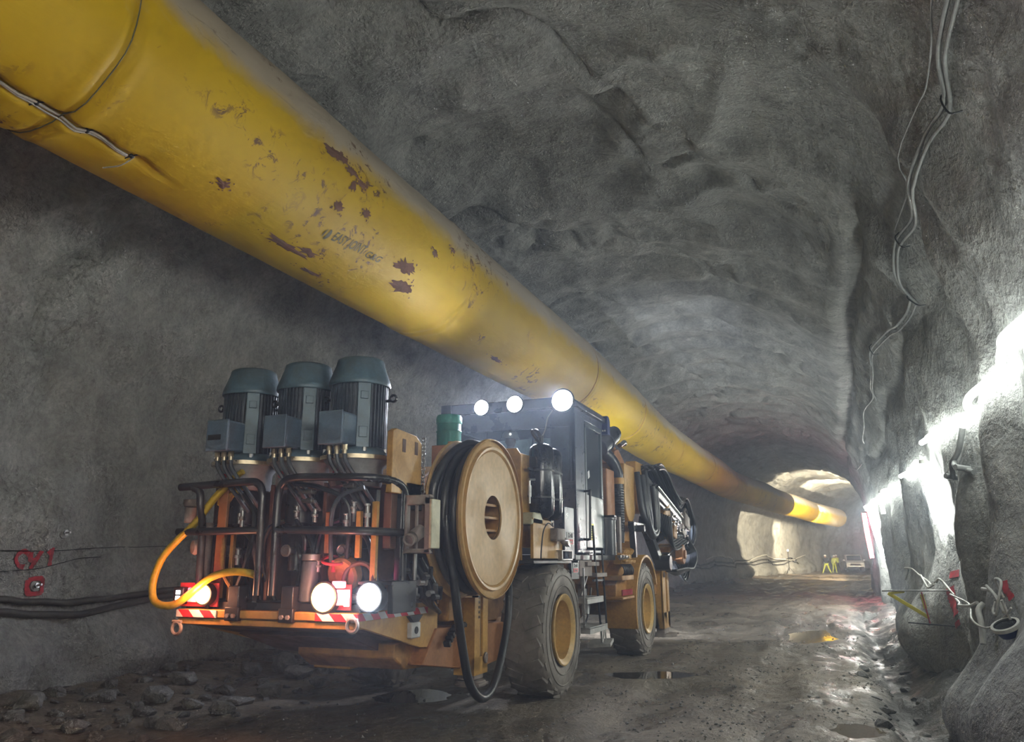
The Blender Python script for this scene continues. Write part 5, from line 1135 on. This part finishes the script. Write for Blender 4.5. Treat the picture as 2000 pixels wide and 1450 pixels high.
def loader():
    x0,y0=2.3,108.;z=gz(x0,y0);e=empty('dumper',(x0,y0,z),'orange dumper standing behind the white car','dumper')
    def Bx(name,mat,fn,bev=.03):
        mb=MB();fn(mb);o=mb.build(name,mat,None,bev,40);o.parent=e;return o
    Bx('cab',M['hio'],lambda m:(m.bx(-.9,.9,0,1.6,1.1,1.6),m.bx(-.9,-.75,0,1.6,1.6,2.7),m.bx(.75,.9,0,1.6,1.6,2.7),m.bx(-.95,.95,-.05,1.65,2.65,2.8)))
    Bx('windscreen',M['carg'],lambda m:m.bx(-.75,.75,.02,.06,1.6,2.65),0)
    Bx('skip',M['yel2'],lambda m:m.prism([(1.6,1.2),(4.6,1.2),(5.0,2.6),(1.8,2.6)],0,-1.1,1.1))
    Bx('chassis',M['black'],lambda m:m.bx(-.6,.6,-.6,4.6,.6,1.1))
    for s in(-1,1):
        for yy in(.6,3.6):Bx('wheel',M['black'],lambda m:m.cyl((s*.7,yy,.62),(s*1.1,yy,.62),.62,n=24))
loader()
def tripod_lamp(x,y,label,h=2.0):
    z=gz(x,y);e=empty('floodlight',(x,y,z),label,'lamp')
    def Bx(name,mat,fn,bev=0):
        mb=MB();fn(mb);o=mb.build(name,mat,None,bev,40);o.parent=e;return o
    Bx('mast',M['black'],lambda m:m.cyl((0,0,.3),(0,0,h),.03,n=10))
    for k in range(3):
        t=2*math.pi*k/3;Bx('leg',M['black'],lambda m:m.cyl((0,0,.6),(.5*math.cos(t),.5*math.sin(t),.0),.02,n=8))
    Bx('lamp_lens',M['lamps'],lambda m:m.ball((0,0,h+.08),.09,14,9))
tripod_lamp(-4.3,78,'small glowing lamp on a tripod by the far left wall')
LEDP=1500;HAZE=.007
# ------------------------------------------------------------------ camera, light
f=1550.;P=math.atan(370/f);YAW=math.atan(640/(f*math.cos(P)+370*math.sin(P)))
cd=bpy.data.cameras.new('camera');cam=bpy.data.objects.new('camera',cd);COL.objects.link(cam)
cam.location=(0,0,1.6);cam.rotation_euler=(math.pi/2+P,0,YAW);cd.sensor_width=36;cd.lens=36*f/2000;cd.clip_end=400
sc.camera=cam
w=bpy.data.worlds.new('world');sc.world=w;w.use_nodes=True
w.node_tree.nodes['Background'].inputs[0].default_value=(.5,.55,.6,1);w.node_tree.nodes['Background'].inputs[1].default_value=.0
def area(name,loc,target,sx,sy,power,col,shape='RECTANGLE',spread=180):
    l=bpy.data.lights.new(name,'AREA');l.shape=shape;l.size=sx;l.size_y=sy;l.energy=power;l.color=col;l.spread=R(spread)
    o=bpy.data.objects.new(name,l);COL.objects.link(o);o.location=loc
    o.rotation_euler=(Vector(target)-Vector(loc)).to_track_quat('-Z','Y').to_euler();return o
def point(name,loc,power,col,r=.05):
    l=bpy.data.lights.new(name,'POINT');l.energy=power;l.color=col;l.shadow_soft_size=r
    o=bpy.data.objects.new(name,l);COL.objects.link(o);o.location=loc;return o
def spot(name,loc,target,power,col,ang,blend=.4,r=.06):
    l=bpy.data.lights.new(name,'SPOT');l.energy=power;l.color=col;l.spot_size=R(ang);l.spot_blend=blend;l.shadow_soft_size=r
    o=bpy.data.objects.new(name,l);COL.objects.link(o);o.location=loc
    o.rotation_euler=(Vector(target)-Vector(loc)).to_track_quat('-Z','Y').to_euler();return o
# the same LED strip goes on along the right wall behind the photographer
for k,yc in enumerate((-16,-8,-.5)):
    a=area('led_strip_behind',(1.25,yc,3.7),(-8,yc+.5,3.2),.06,7.2,LEDP,(1,.975,.90))
    a.rotation_euler=Matrix((Vector((0,0,1)),Vector((0,1,0)),Vector((1,0,.1)).normalized())).transposed().to_euler()
# rig's rear work lamps, unseen front lights added for the roof ahead, farther lamps
for x in(-5.2,-3.9):spot('added_front_light',(x,16.4,1.35),(x+.9,44,3.8),1050,(.80,.88,1),150,1,.12)
for x,e in((-4.91,130),(-4.36,150),(-3.60,230)):spot('rig_rear_lamp',(x,10.9,3.89),(x+.6,4,-1.0),e,(.78,.84,1),140,1,.14)
spot('reversing_lamp_light',(-3.61,5.78,1.30),(-2.9,0,.6),60,(.85,.88,1),150,.8,.08)
for x in(-5.36,-4.06):point('amber_lamp_light',(x,5.72,1.30),9,(1,.40,.22),.06)
point('tail_lamp_light',(-3.95,5.75,1.45),2,(1,.16,.35),.05)
point('tail_lamp_light',(-5.5,5.75,1.35),1.2,(1,.12,.2),.05)
area('added_light_past_bend',(1.85,50,3.6),(-9,50,3.2),.06,9,1500,(.95,.98,1)).rotation_euler=Matrix((Vector((0,0,1)),Vector((0,1,0)),Vector((1,0,.05)).normalized())).transposed().to_euler()  # unseen strip light added past the bend to brighten the dark left wall
spot('far_floodlight',(3.1,64.,4.2),(0,78,5.2),9000,(1,.90,.68),125,.15,.12)
spot('far_floodlight',(-.2,74.,4.8),(1,90,4.8),5000,(1,.9,.68),140,.2,.12)
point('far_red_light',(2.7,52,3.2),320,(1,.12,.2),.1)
point('tube_lamp_red',(TL4.x-.3,TL4.y+.3,TL4.z-1.2),60,(1,.15,.25),.1)
sc.view_settings.view_transform='Standard';sc.view_settings.look='None';sc.view_settings.gamma=1;sc.view_settings.exposure=.68;sc.view_settings.use_curve_mapping=False
sc.cycles.use_denoising=True;sc.cycles.max_bounces=5;sc.cycles.diffuse_bounces=3;sc.cycles.glossy_bounces=2;sc.cycles.transparent_max_bounces=6;sc.cycles.adaptive_threshold=.08;sc.cycles.adaptive_min_samples=16;sc.cycles.sample_clamp_indirect=5

# thin bluish haze in the tunnel air
if HAZE:
    nt=w.node_tree;vs_=nt.nodes.new('ShaderNodeVolumeScatter');vs_.inputs['Color'].default_value=(.70,.82,1,1);vs_.inputs['Density'].default_value=HAZE;vs_.inputs['Anisotropy'].default_value=.5
    nt.links.new(vs_.outputs[0],nt.nodes['World Output'].inputs['Volume']);sc.cycles.volume_bounces=0

# the small lenses are lit up for the eye; separate lights do the lighting
for m in bpy.data.materials:
    if m.name.endswith('_lens'):m.cycles.emission_sampling='NONE'
